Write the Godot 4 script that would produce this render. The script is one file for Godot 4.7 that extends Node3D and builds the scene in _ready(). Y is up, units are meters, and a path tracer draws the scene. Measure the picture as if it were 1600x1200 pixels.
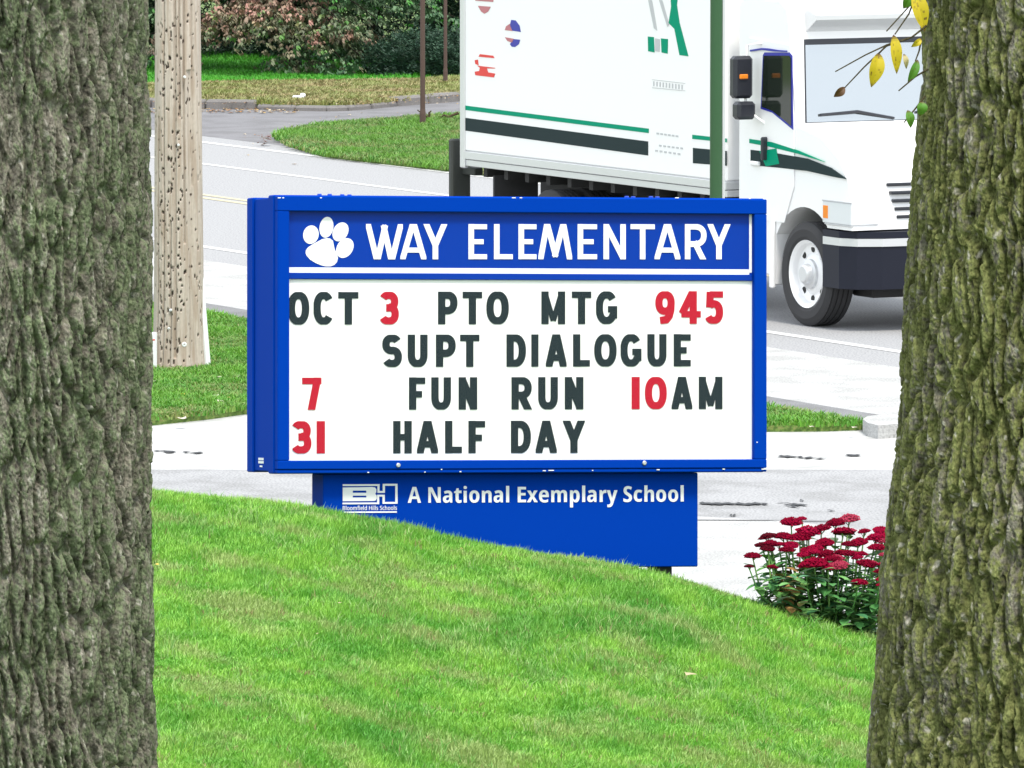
extends Node3D

# ---------------------------------------------------------------- camera numbers (photograph is 1600 x 1200)
const FOCAL := 12000.0
const EYE := Vector3(0.0, 6.03, 0.0)
const PITCH := 0.0914115
const CREST := 36.8
const ROAD := Vector3(0.46596181, 0.0, 0.88480483)      # along the main road, towards the right foreground
const ROAD_RIGHT := Vector3(-0.88480483, 0.0, 0.46596181)
const ROAD_AT := Vector3(-3.229, 0.0, -81.711)

var M := {}
var rng := RandomNumberGenerator.new()
var crest_points := PackedVector2Array()


class Shape:
	# collects triangles; corners are given counter-clockwise as seen from outside
	var v := PackedVector3Array()
	var n := PackedVector3Array()
	var c := PackedColorArray()
	var tint := Color(1, 1, 1)

	func tri(a: Vector3, b: Vector3, d: Vector3) -> void:
		var q := (b - a).cross(d - a).normalized()
		v.append_array([a, d, b])
		n.append_array([q, q, q])
		c.append_array([tint, tint, tint])

	func quad(a: Vector3, b: Vector3, d: Vector3, e: Vector3) -> void:
		tri(a, b, d)
		tri(a, d, e)

	func smooth_quad(p: Array, q: Array) -> void:
		for i in [0, 2, 1, 0, 3, 2]:
			v.append(p[i])
			n.append(q[i])
			c.append(tint)

	func box(lo: Vector3, hi: Vector3, bevel := 0.0, x := Transform3D()) -> void:
		# a box with chamfered edges
		var b := minf(bevel, 0.45 * minf(hi.x - lo.x, minf(hi.y - lo.y, hi.z - lo.z)))
		var mid := (lo + hi) / 2.0
		var h := (hi - lo) / 2.0
		var faces := [[Vector3(1, 0, 0), Vector3(0, 1, 0), Vector3(0, 0, 1)], [Vector3(0, 1, 0), Vector3(0, 0, 1), Vector3(1, 0, 0)], [Vector3(0, 0, 1), Vector3(1, 0, 0), Vector3(0, 1, 0)]]
		for f in faces:
			for s in [-1.0, 1.0]:
				var o: Vector3 = f[0] * s
				var a: Vector3 = f[1] * s
				var e: Vector3 = f[2]
				var ho := absf(h.dot(f[0]))
				var ha := absf(h.dot(f[1])) - b
				var he := absf(h.dot(f[2])) - b
				var k := mid + o * ho
				quad(x * (k - a * ha - e * he), x * (k + a * ha - e * he), x * (k + a * ha + e * he), x * (k - a * ha + e * he))
		if b <= 0.0:
			return
		for f in faces:  # edges along f[0]
			var l := absf(h.dot(f[0])) - b
			for s in [-1.0, 1.0]:
				for t in [-1.0, 1.0]:
					var p: Vector3 = mid + f[1] * (s * absf(h.dot(f[1]))) + f[2] * (t * (absf(h.dot(f[2])) - b))
					var q: Vector3 = mid + f[1] * (s * (absf(h.dot(f[1])) - b)) + f[2] * (t * absf(h.dot(f[2])))
					var g: Vector3 = f[0] * l
					two(x, p, q, g, mid)
		for sx in [-1.0, 1.0]:
			for sy in [-1.0, 1.0]:
				for sz in [-1.0, 1.0]:
					var s3 := Vector3(sx, sy, sz)
					var a := mid + Vector3(h.x, h.y - b, h.z - b) * s3
					var d := mid + Vector3(h.x - b, h.y, h.z - b) * s3
					var e := mid + Vector3(h.x - b, h.y - b, h.z) * s3
					if sx * sy * sz > 0.0:
						tri(x * a, x * d, x * e)
					else:
						tri(x * a, x * e, x * d)

	func two(x: Transform3D, p: Vector3, q: Vector3, g: Vector3, mid: Vector3) -> void:
		var outward := (p + q) / 2.0 - mid
		if (2.0 * g).cross(q - p).dot(outward) > 0.0:
			quad(x * (p - g), x * (p + g), x * (q + g), x * (q - g))
		else:
			quad(x * (p - g), x * (q - g), x * (q + g), x * (p + g))

	func prism(poly: PackedVector2Array, z0: float, z1: float, x := Transform3D()) -> void:
		# a flat outline pushed out along z
		var p := poly
		if Geometry2D.is_polygon_clockwise(p):
			p = p.duplicate()
			p.reverse()
		var ix := Geometry2D.triangulate_polygon(p)
		for i in range(0, ix.size(), 3):
			var a := p[ix[i]]
			var b := p[ix[i + 1]]
			var d := p[ix[i + 2]]
			if (b - a).cross(d - a) < 0.0:
				var k := b
				b = d
				d = k
			tri(x * Vector3(a.x, a.y, z1), x * Vector3(b.x, b.y, z1), x * Vector3(d.x, d.y, z1))
			tri(x * Vector3(a.x, a.y, z0), x * Vector3(d.x, d.y, z0), x * Vector3(b.x, b.y, z0))
		for i in p.size():
			var a := p[i]
			var b := p[(i + 1) % p.size()]
			quad(x * Vector3(a.x, a.y, z0), x * Vector3(b.x, b.y, z0), x * Vector3(b.x, b.y, z1), x * Vector3(a.x, a.y, z1))

	func tube(points: Array, radii: Array, sides := 10, caps := true) -> void:
		var rings := []
		var outs := []
		var up := Vector3(0.31, 0.2, 0.93)
		for i in points.size():
			var t: Vector3 = (points[mini(i + 1, points.size() - 1)] - points[maxi(i - 1, 0)]).normalized()
			var a := t.cross(up)
			if a.length() < 0.05:
				a = t.cross(Vector3(1, 0, 0))
			a = a.normalized()
			var b := t.cross(a)
			var ring := []
			var out := []
			for k in sides:
				var g := TAU * k / sides
				var o := a * cos(g) + b * sin(g)
				out.append(o)
				ring.append(points[i] + o * radii[i])
			rings.append(ring)
			outs.append(out)
		for i in points.size() - 1:
			for k in sides:
				var m := (k + 1) % sides
				smooth_quad([rings[i][k], rings[i][m], rings[i + 1][m], rings[i + 1][k]], [outs[i][k], outs[i][m], outs[i + 1][m], outs[i + 1][k]])
		if caps:
			for k in sides:
				var m := (k + 1) % sides
				tri(points[0], rings[0][m], rings[0][k])
				tri(points[-1], rings[-1][k], rings[-1][m])

	func lathe(profile: PackedVector2Array, x := Transform3D(), segments := 32) -> void:
		# profile: (radius, height along y), turned round y
		for i in profile.size() - 1:
			var a := profile[i]
			var b := profile[i + 1]
			if a.distance_to(b) < 0.00001:
				continue
			var s := Vector2(b.y - a.y, a.x - b.x).normalized()
			for k in segments:
				var g := TAU * k / segments
				var m := TAU * (k + 1) / segments
				var cg := Vector3(cos(g), 0, -sin(g))
				var cm := Vector3(cos(m), 0, -sin(m))
				var ng := (x.basis * (cg * s.x + Vector3(0, s.y, 0))).normalized()
				var nm := (x.basis * (cm * s.x + Vector3(0, s.y, 0))).normalized()
				smooth_quad([x * (cg * a.x + Vector3(0, a.y, 0)), x * (cm * a.x + Vector3(0, a.y, 0)), x * (cm * b.x + Vector3(0, b.y, 0)), x * (cg * b.x + Vector3(0, b.y, 0))], [ng, nm, nm, ng])

	func mesh() -> ArrayMesh:
		var a := []
		a.resize(Mesh.ARRAY_MAX)
		a[Mesh.ARRAY_VERTEX] = v
		a[Mesh.ARRAY_NORMAL] = n
		a[Mesh.ARRAY_COLOR] = c
		var m := ArrayMesh.new()
		m.add_surface_from_arrays(Mesh.PRIMITIVE_TRIANGLES, a)
		return m


# ---------------------------------------------------------------- helpers
func ray(px: float, py: float) -> Vector3:
	return Vector3(px - 800.0, 600.0 - py, -FOCAL).rotated(Vector3.RIGHT, -PITCH)


func at(px: float, py: float, depth: float) -> Vector3:
	var r := ray(px, py)
	return EYE + r * (depth / -r.z)


func on_ground(px: float, py: float, height := 0.0) -> Vector3:
	var r := ray(px, py)
	return EYE + r * ((height - EYE.y) / r.y)


func on_plane(px: float, py: float, o: Vector3, normal: Vector3) -> Vector3:
	var r := ray(px, py)
	return EYE + r * ((o - EYE).dot(normal) / r.dot(normal))


func lin(r: float, g: float, b: float) -> Color:
	return Color(r, g, b).linear_to_srgb()


func numbered(called: String, parent: Node) -> String:
	if not parent.has_node(called):
		return called
	var i := 1
	while parent.has_node("%s_%03d" % [called, i]):
		i += 1
	return "%s_%03d" % [called, i]


var counts := {}


func add_named(o: Node, called: String, parent: Node) -> void:
	var key := "%d/%s" % [parent.get_instance_id(), called]
	var i: int = counts.get(key, 0)
	counts[key] = i + 1
	o.name = called if i == 0 else "%s_%03d" % [called, i]
	parent.add_child(o, true)


func put(s, called: String, m: Material, parent: Node = self, where := Transform3D()) -> MeshInstance3D:
	var o := MeshInstance3D.new()
	o.mesh = s.mesh() if s is Shape else s
	o.material_override = m
	o.transform = where
	add_named(o, called, parent)
	return o


func thing(called: String, label: String, category: String, where := Vector3.ZERO, group := "") -> Node3D:
	var o := Node3D.new()
	o.position = where
	add_named(o, called, self)
	return tag(o, label, category, group)


func tag(o: Node3D, label: String, category: String, group := "") -> Node3D:
	o.set_meta("label", label)
	o.set_meta("category", category)
	if group:
		o.set_meta("group", group)
	return o


func structure(o: Node3D) -> Node3D:
	o.set_meta("kind", "structure")
	return o


func many(called: String, m: Mesh, material: Material, places: Array, tints: PackedColorArray, parent: Node = self) -> MultiMeshInstance3D:
	var mm := MultiMesh.new()
	mm.transform_format = MultiMesh.TRANSFORM_3D
	mm.use_colors = true
	mm.mesh = m
	mm.instance_count = places.size()
	for i in places.size():
		mm.set_instance_transform(i, places[i])
		mm.set_instance_color(i, tints[i])
	var o := MultiMeshInstance3D.new()
	o.multimesh = mm
	o.material_override = material
	add_named(o, called, parent)
	o.set_meta("kind", "stuff")
	return o


func noise(frequency: float, sown: int, octaves := 3, kind := FastNoiseLite.TYPE_SIMPLEX_SMOOTH) -> FastNoiseLite:
	var f := FastNoiseLite.new()
	f.noise_type = kind
	f.frequency = frequency
	f.seed = sown
	f.fractal_octaves = octaves
	f.fractal_type = FastNoiseLite.FRACTAL_FBM if octaves > 1 else FastNoiseLite.FRACTAL_NONE
	return f


func cloud_texture(size: int, frequency: float, sown: int, octaves: int, stops: Array) -> NoiseTexture2D:
	var t := NoiseTexture2D.new()
	t.width = size
	t.height = size
	t.seamless = true
	t.noise = noise(frequency, sown, octaves)
	var g := Gradient.new()
	g.offsets = PackedFloat32Array(stops.map(func(s): return s[0]))
	g.colors = PackedColorArray(stops.map(func(s): return s[1]))
	t.color_ramp = g
	return t


func plain(r: float, g: float, b: float, rough := 0.6, metal := 0.0) -> StandardMaterial3D:
	var m := StandardMaterial3D.new()
	m.albedo_color = lin(r, g, b)
	m.roughness = rough
	m.metallic = metal
	return m


func tinted(rough := 0.7, back := 0.0) -> StandardMaterial3D:
	var m := StandardMaterial3D.new()
	m.vertex_color_use_as_albedo = true
	m.roughness = rough
	if back > 0.0:
		m.backlight_enabled = true
		m.backlight = Color(back, back, back)
	return m


func paving(r: float, g: float, b: float, scale: Vector3, tex: Texture2D, detail: Texture2D = null) -> StandardMaterial3D:
	var m := plain(r, g, b, 0.9)
	m.albedo_texture = tex
	m.uv1_triplanar = true
	m.uv1_world_triplanar = true
	m.uv1_scale = scale
	if detail:
		m.detail_enabled = true
		m.detail_albedo = detail
		m.detail_blend_mode = BaseMaterial3D.BLEND_MODE_MUL
		m.detail_uv_layer = BaseMaterial3D.DETAIL_UV_2
		m.uv2_triplanar = true
		m.uv2_world_triplanar = true
		m.uv2_scale = Vector3(0.21, 0.21, 0.21)
	return m


func sheet(points: Array, height: float) -> Shape:
	# a level sheet of ground; points in the ground plane
	var s := Shape.new()
	var p := PackedVector2Array()
	for q in points:
		p.append(Vector2(q.x, q.z) if q is Vector3 else q)
	var ix := Geometry2D.triangulate_polygon(p)
	for i in range(0, ix.size(), 3):
		var a := Vector3(p[ix[i]].x, height, p[ix[i]].y)
		var b := Vector3(p[ix[i + 1]].x, height, p[ix[i + 1]].y)
		var d := Vector3(p[ix[i + 2]].x, height, p[ix[i + 2]].y)
		if (b - a).cross(d - a).y < 0.0:
			s.tri(a, d, b)
		else:
			s.tri(a, b, d)
	return s


func road_point(along: float, across: float) -> Vector3:
	# across: metres beyond the near white line, away from the camera
	return ROAD_AT + ROAD * along - ROAD_RIGHT * across


func band(a0: float, a1: float, q0: float, q1: float, height: float) -> Shape:
	return sheet([road_point(a0, q0), road_point(a1, q0), road_point(a1, q1), road_point(a0, q1)], height)


# ---------------------------------------------------------------- terrain
func crest_height(x: float) -> float:
	var p := crest_points
	if x <= p[0].x:
		return p[0].y + minf(p[0].x - x, 2.0) * 0.1
	for i in p.size() - 1:
		if x <= p[i + 1].x:
			return lerpf(p[i].y, p[i + 1].y, (x - p[i].x) / (p[i + 1].x - p[i].x))
	return p[-1].y - minf(x - p[-1].x, 2.5) * 0.2


var bumps := noise(1.1, 5, 3)


func hill(x: float, d: float) -> float:
	var cx := crest_height(x)
	var wave := bumps.get_noise_2d(x, d) * 0.02
	if d > CREST:
		var k := d - CREST
		return cx + wave - (0.075 * k * k if k < 2.0 else 0.3 + 0.3 * (k - 2.0))
	var lawn := cx - 0.06 * (CREST - d)
	var slope := [[-10.0, 4.6], [0.0, 4.4], [10.0, 4.0], [14.0, 3.65], [18.0, 3.1], [22.0, 2.45], [26.0, 1.9], [31.0, 1.5]]
	var high := 4.6
	for i in slope.size() - 1:
		if d >= slope[i][0]:
			high = lerpf(slope[i][1], slope[i + 1][1], clampf((d - slope[i][0]) / (slope[i + 1][0] - slope[i][0]), 0, 1))
	return lerpf(high, lawn, smoothstep(20.0, 31.0, d)) + wave


# ---------------------------------------------------------------- materials
func make_materials() -> void:
	var grain := cloud_texture(512, 0.16, 3, 4, [[0.0, Color(0.62, 0.62, 0.62)], [0.42, Color(0.86, 0.86, 0.86)], [0.6, Color(0.93, 0.93, 0.93)], [1.0, Color(1, 1, 1)]])
	var patches := cloud_texture(512, 0.012, 8, 5, [[0.25, Color(0.90, 0.90, 0.895)], [0.5, Color(0.97, 0.97, 0.97)], [0.75, Color(1, 1, 1)]])
	var streaks := cloud_texture(512, 0.03, 21, 4, [[0.2, Color(0.86, 0.86, 0.86)], [0.42, Color(0.93, 0.93, 0.93)], [0.55, Color(0.98, 0.98, 0.98)], [0.8, Color(1, 1, 1)]])
	M.asphalt = paving(0.385, 0.385, 0.39, Vector3(0.45, 0.45, 0.45), grain)
	M.side_asphalt = paving(0.235, 0.23, 0.24, Vector3(0.7, 0.7, 0.7), grain, patches)
	M.concrete = paving(0.56, 0.56, 0.55, Vector3(0.5, 0.5, 0.5), grain, patches)
	M.apron = paving(0.56, 0.56, 0.55, Vector3(0.16, 0.6, 0.9), streaks, patches)
	M.drive = paving(0.40, 0.40, 0.405, Vector3(0.45, 0.45, 0.45), grain, patches)
	M.gutter = paving(0.24, 0.24, 0.245, Vector3(0.7, 0.7, 0.7), grain, patches)
	M.curb = paving(0.25, 0.235, 0.225, Vector3(0.7, 0.7, 0.7), grain, patches)
	M.tar = plain(0.02, 0.02, 0.022, 0.7)
	M.paint = paving(0.75, 0.75, 0.74, Vector3(0.8, 0.8, 0.8), grain)
	M.yellow_paint = paving(0.62, 0.56, 0.38, Vector3(0.8, 0.8, 0.8), grain)
	var soil := cloud_texture(512, 0.06, 11, 5, [[0.2, lin(0.05, 0.09, 0.015)], [0.5, lin(0.10, 0.19, 0.03)], [0.8, lin(0.20, 0.21, 0.07)]])
	M.soil = paving(1, 1, 1, Vector3(0.8, 0.8, 0.8), soil)
	M.grass = tinted(0.5, 0.45)
	M.leaf = tinted(0.55, 0.35)
	M.bark = tinted(1.0)
	M.bark.albedo_texture = cloud_texture(512, 0.11, 41, 4, [[0.15, Color(0.62, 0.62, 0.62)], [0.4, Color(0.86, 0.86, 0.86)], [0.6, Color(0.96, 0.96, 0.96)], [0.85, Color(1, 1, 1)]])
	M.bark.uv1_triplanar = true
	M.bark.uv1_scale = Vector3(2.6, 1.5, 2.6)
	var grit := NoiseTexture2D.new()
	grit.width = 512
	grit.height = 512
	grit.seamless = true
	grit.as_normal_map = true
	grit.bump_strength = 9.0
	grit.noise = noise(0.10, 43, 3)
	M.bark.normal_enabled = true
	M.bark.normal_texture = grit
	M.bark.normal_scale = 0.4
	M.bark.metallic_specular = 0.12
	M.pole_wood = tinted(0.9)
	M.blue = plain(0.001, 0.040, 0.35, 0.5)
	M.blue.metallic_specular = 0.06
	M.blue_face = plain(0.001, 0.036, 0.32, 0.2)
	M.blue_face.metallic_specular = 0.2
	M.white_print = plain(0.85, 0.85, 0.85, 0.5)
	M.board = plain(0.86, 0.86, 0.86, 0.45)
	M.letter_black = plain(0.008, 0.020, 0.023, 0.5)
	M.letter_red = plain(0.44, 0.004, 0.020, 0.5)
	M.letter_black.metallic_specular = 0.1
	M.letter_red.metallic_specular = 0.1
	M.steel = plain(0.55, 0.55, 0.55, 0.3, 0.8)
	M.bolt = plain(0.01, 0.06, 0.45, 0.35)
	M.glass = plain(0.5, 0.5, 0.5, 0.03)
	M.glass.albedo_color.a = 0.004
	M.glass.metallic_specular = 0.28
	M.glass.transparency = BaseMaterial3D.TRANSPARENCY_ALPHA
	M.truck_white = plain(0.80, 0.80, 0.80, 0.25)
	M.truck_white.clearcoat_enabled = true
	M.truck_white.clearcoat = 0.5
	M.aluminium = plain(0.62, 0.63, 0.64, 0.35, 0.55)
	M.stripe_green = plain(0.0, 0.25, 0.14, 0.5)
	M.stripe_dark = plain(0.020, 0.034, 0.036, 0.5)
	M.stripe_dark.metallic_specular = 0.15
	M.stripe_green.metallic_specular = 0.15
	M.rubber = plain(0.028, 0.028, 0.03, 0.8)
	M.black_plastic = plain(0.02, 0.022, 0.03, 0.35)
	M.chassis = plain(0.02, 0.02, 0.02, 0.8)
	M.bumper = plain(0.016, 0.018, 0.028, 0.4)
	M.bumper.metallic_specular = 0.25
	M.windscreen = plain(0.42, 0.45, 0.465, 0.1, 0.9)
	M.side_glass = plain(0.012, 0.018, 0.012, 0.05)
	M.lens = plain(0.64, 0.66, 0.68, 0.12)
	M.amber = plain(0.75, 0.22, 0.02, 0.2)
	M.print_red = plain(0.62, 0.02, 0.015, 0.4)
	M.print_pink = plain(0.42, 0.13, 0.15, 0.4)
	M.print_blue = plain(0.005, 0.01, 0.30, 0.4)
	M.print_grey = plain(0.42, 0.43, 0.44, 0.5)
	M.green_paint = plain(0.018, 0.075, 0.022, 0.5)
	M.rust = paving(0.115, 0.072, 0.058, Vector3(3, 3, 3), grain)
	M.guard = plain(0.72, 0.74, 0.74, 0.5)
	M.guard_dark = plain(0.03, 0.035, 0.03, 0.7)
	M.scrap = tinted(0.8, 0.3)


# ---------------------------------------------------------------- setting
const UPRIGHT := Basis(Vector3(1, 0, 0), Vector3(0, 0, -1), Vector3(0, 1, 0))
var island_outline := PackedVector2Array()
var wedge_outline := PackedVector2Array()
var verge_outline := PackedVector2Array()
var far_lawn_outline := PackedVector2Array()
var curb_line := []


func slab(points: PackedVector2Array, low: float, high: float) -> Shape:
	# points are (x, z); a level block of ground with sides
	var s := Shape.new()
	var p := PackedVector2Array()
	for q in points:
		p.append(Vector2(q.x, -q.y))
	s.prism(p, low, high, Transform3D(UPRIGHT, Vector3.ZERO))
	return s


func flat(list: Array) -> PackedVector2Array:
	var p := PackedVector2Array()
	for q in list:
		p.append(Vector2(q.x, q.z) if q is Vector3 else q)
	return p


func make_setting() -> void:
	structure(put(sheet([Vector2(-400, 60), Vector2(400, 60), Vector2(400, -500), Vector2(-400, -500)], -0.04), "ground", M.soil))
	# the rise in front of the camera
	var s := Shape.new()
	var xs := []
	var ds := []
	var x := -40.0
	while x < 40.01:
		xs.append(x)
		x += 0.16 if absf(x) < 4.0 else 1.5
	var d := -12.0
	while d < 50.0:
		ds.append(d)
		d += 0.16 if d > 28.0 and d < 42.0 else 0.6
	var grid := []
	for i in ds.size():
		var row := PackedVector3Array()
		for j in xs.size():
			row.append(Vector3(xs[j], maxf(hill(xs[j], ds[i]), -0.3), -ds[i]))
		grid.append(row)
	for i in ds.size() - 1:
		for j in xs.size() - 1:
			s.quad(grid[i][j], grid[i][j + 1], grid[i + 1][j + 1], grid[i + 1][j])
	structure(put(s, "lawn_slope", M.soil))
	# main road and its lines
	structure(put(band(-90, 70, -0.8, 8.6, 0.0), "main_road", M.asphalt))
	structure(put(band(-90, 70, -4.04, -0.8, 0.0), "road_shoulder", M.concrete))
	structure(put(band(-90, 32, -4.0, -3.2, 0.004), "gutter", M.gutter))
	for q in [[-0.07, 0.07, "edge_line", M.paint], [3.28, 3.4, "centre_line", M.yellow_paint], [3.52, 3.64, "centre_line", M.yellow_paint], [6.0, 6.12, "lane_line", M.paint], [7.94, 8.08, "edge_line", M.paint]]:
		structure(put(band(-90 if q[0] < 7.0 else -19.2, 70, q[0], q[1], 0.004), q[2], q[3]))
	# driveway behind the sign
	var corner := Vector2(4.4, -58.6)
	structure(put(sheet([Vector2(-40, -58.6), corner, Vector2(-27.8, -119.7)], 0.0), "driveway_apron", M.apron))
	structure(put(sheet([Vector2(-40, -58.6), Vector2(-40, -44), Vector2(11.9, -44.4), corner], 0.0), "driveway", M.drive))
	structure(put(sheet([Vector2(-40, -52.0), Vector2(-2, -54.9), Vector2(1.34, -55.23), Vector2(2.05, -54.85), Vector2(2.68, -54.1), Vector2(5, -51), Vector2(7.5, -43.5), Vector2(-40, -43.5)], 0.006), "sidewalk", M.concrete))
	structure(put(sheet([on_ground(1085, 813.5), on_ground(1335, 815), on_ground(1335, 816.2), on_ground(1085, 814.7)], 0.01), "joint_line", M.gutter))
	rng.seed = 77
	var cracks := [[1092, 788, 1200, 789], [1215, 787, 1262, 791], [1292, 798, 1305, 800], [240, 706, 275, 707], [285, 708, 318, 709], [1215, 714, 1292, 718], [1320, 712, 1345, 713], [1225, 790, 1250, 795], [1140, 806, 1150, 807], [1250, 783, 1256, 784]]
	for k in cracks:
		var up := []
		var down := []
		var steps := maxi(4, int((k[2] - k[0]) / 5.0))
		for i in steps + 1:
			var t := float(i) / steps
			var w := (0.3 + rng.randf() * 1.5) * (1.0 if i > 0 and i < steps else 0.2)
			var px := lerpf(k[0], k[2], t)
			var py := lerpf(k[1], k[3], t) + rng.randf_range(-0.8, 0.8)
			up.append(on_ground(px, py - w))
			down.push_front(on_ground(px, py + w))
		structure(put(sheet(up + down, 0.01), "tar_crack", M.tar))
	# grass island with the utility pole
	island_outline = flat([road_point(-28.3, -4.04), road_point(18, -4.04), Vector2(2.75, -61.95), Vector2(2.84, -61.7), Vector2(2.5, -61.58), Vector2(2.06, -61.55), Vector2(1.2, -61.9), Vector2(-0.5, -63.4), Vector2(-1.5, -63.4), Vector2(-2.22, -63.01), Vector2(-2.46, -62.62), Vector2(-2.92, -62.08), Vector2(-3.6, -61.5), Vector2(-6, -60.4), Vector2(-12, -59.2), Vector2(-20, -58.9)])
	structure(put(slab(island_outline, -0.05, 0.05), "grass_island", M.soil))
	var nose := flat([on_ground(1348, 676), on_ground(1356, 671), on_ground(1385, 668), on_ground(1430, 670), on_ground(1430, 684), on_ground(1395, 684), on_ground(1372, 686), on_ground(1356, 682)])
	structure(put(slab(nose, -0.05, 0.11), "curb_nose", M.concrete))
	# side street across the road
	curb_line = [Vector2(-25, -142.6), Vector2(-11.8, -117.5), Vector2(-8.2, -110.6)]
	for p in [[235, 168], [320, 170], [400, 171], [460, 173], [510, 174], [545, 173], [580, 170], [620, 166], [670, 162], [720, 158]]:
		var g := on_ground(p[0], p[1])
		curb_line.append(Vector2(g.x, g.z))
	curb_line.append_array([Vector2(1.5, -112.6), Vector2(8, -117), Vector2(20, -126)])
	var street: Array = curb_line.slice(2)
	street.append_array([Vector2(32, -45), Vector2(24, -47)])
	street.append(flat([road_point(22, 8.6)])[0])
	street.append(flat([road_point(-27, 8.6)])[0])
	structure(put(sheet(street, 0.0), "side_street", M.side_asphalt))
	wedge_outline = flat([on_ground(436, 217), on_ground(460, 232), on_ground(505, 246), on_ground(560, 253), road_point(-4.0, 8.35), road_point(8, 8.5), road_point(16, 8.6), Vector2(22, -78), Vector2(14, -98), Vector2(4, -105.5), on_ground(715, 187), on_ground(640, 190), on_ground(560, 197), on_ground(500, 203), on_ground(458, 209)])
	structure(put(slab(wedge_outline, -0.05, 0.04), "grass_wedge", M.soil))
	# far curb, in poured lengths
	var curb := structure(Node3D.new())
	add_named(curb, "far_curb", self)
	for i in curb_line.size() - 1:
		var a := Vector3(curb_line[i].x, 0, curb_line[i].y)
		var b := Vector3(curb_line[i + 1].x, 0, curb_line[i + 1].y)
		var t := (b - a).normalized()
		var out := Vector3(t.z, 0, -t.x)
		var e := Shape.new()
		var lift := 0.13 if i < 5 or i > 9 else 0.075
		e.box(Vector3(0.012, -0.05, 0), Vector3((b - a).length() - 0.012, lift, 0.22), 0.03, Transform3D(Basis(t, Vector3.UP, -out).orthonormalized(), a + out * 0.2))
		put(e, "curb_length", M.curb, curb)
	var far := []
	for q in curb_line:
		far.append(q + Vector2(0, -0.12))
	verge_outline = flat(far + [Vector2(20, -129), Vector2(8, -120.5), Vector2(1.5, -116.8), on_ground(720, 132), on_ground(600, 136), on_ground(450, 138), on_ground(315, 140), on_ground(235, 142), Vector2(-9.5, -114.6), Vector2(-13.5, -120.5), Vector2(-27, -146)])
	structure(put(slab(verge_outline, -0.05, 0.08), "grass_verge", M.soil))
	far_lawn_outline = flat([on_ground(720, 132), on_ground(600, 136), on_ground(450, 138), on_ground(315, 140), on_ground(235, 142), Vector2(-9.5, -114.6), Vector2(-13.5, -120.5), Vector2(-14, -124), Vector2(8, -124), Vector2(8, -120.5), Vector2(1.5, -116.8)])


# ---------------------------------------------------------------- grass
func blade_tuft(sown: int, blades: int, spread: float, low: float, high: float, width: float) -> ArrayMesh:
	var g := RandomNumberGenerator.new()
	g.seed = sown
	var s := Shape.new()
	for i in blades:
		var foot := Vector3(g.randf_range(-spread, spread), -0.005, g.randf_range(-spread, spread))
		var turn := g.randf() * TAU
		var side := Vector3(cos(turn), 0, sin(turn)) * width * g.randf_range(0.6, 1.1) * 0.5
		var lean := Vector3(cos(g.randf() * TAU), 0, sin(g.randf() * TAU)) * g.randf_range(0.05, 0.55)
		var tall := g.randf_range(low, high)
		var mid := foot + Vector3(0, tall * 0.55, 0) + lean * tall * 0.3
		var tip := foot + Vector3(0, tall * g.randf_range(0.8, 1.0), 0) + lean * tall
		var k := g.randf()
		s.tint = Color(1, 1, 1) * g.randf_range(0.75, 1.2)
		if k < 0.12:
			s.tint = Color(2.2, 1.15, 2.4) * g.randf_range(0.7, 1.0)
		elif k < 0.3:
			s.tint = Color(1.5, 1.15, 1.0)
		s.quad(foot - side, foot + side, mid + side * 0.8, mid - side * 0.8)
		s.tri(mid - side * 0.8, mid + side * 0.8, tip)
	return s.mesh()


func scatter_grass(called: String, label: String, tuft: Mesh, places: Array, tints: PackedColorArray) -> void:
	var o := many(called, tuft, M.grass, places, tints)
	tag(o, label, "grass")


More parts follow.
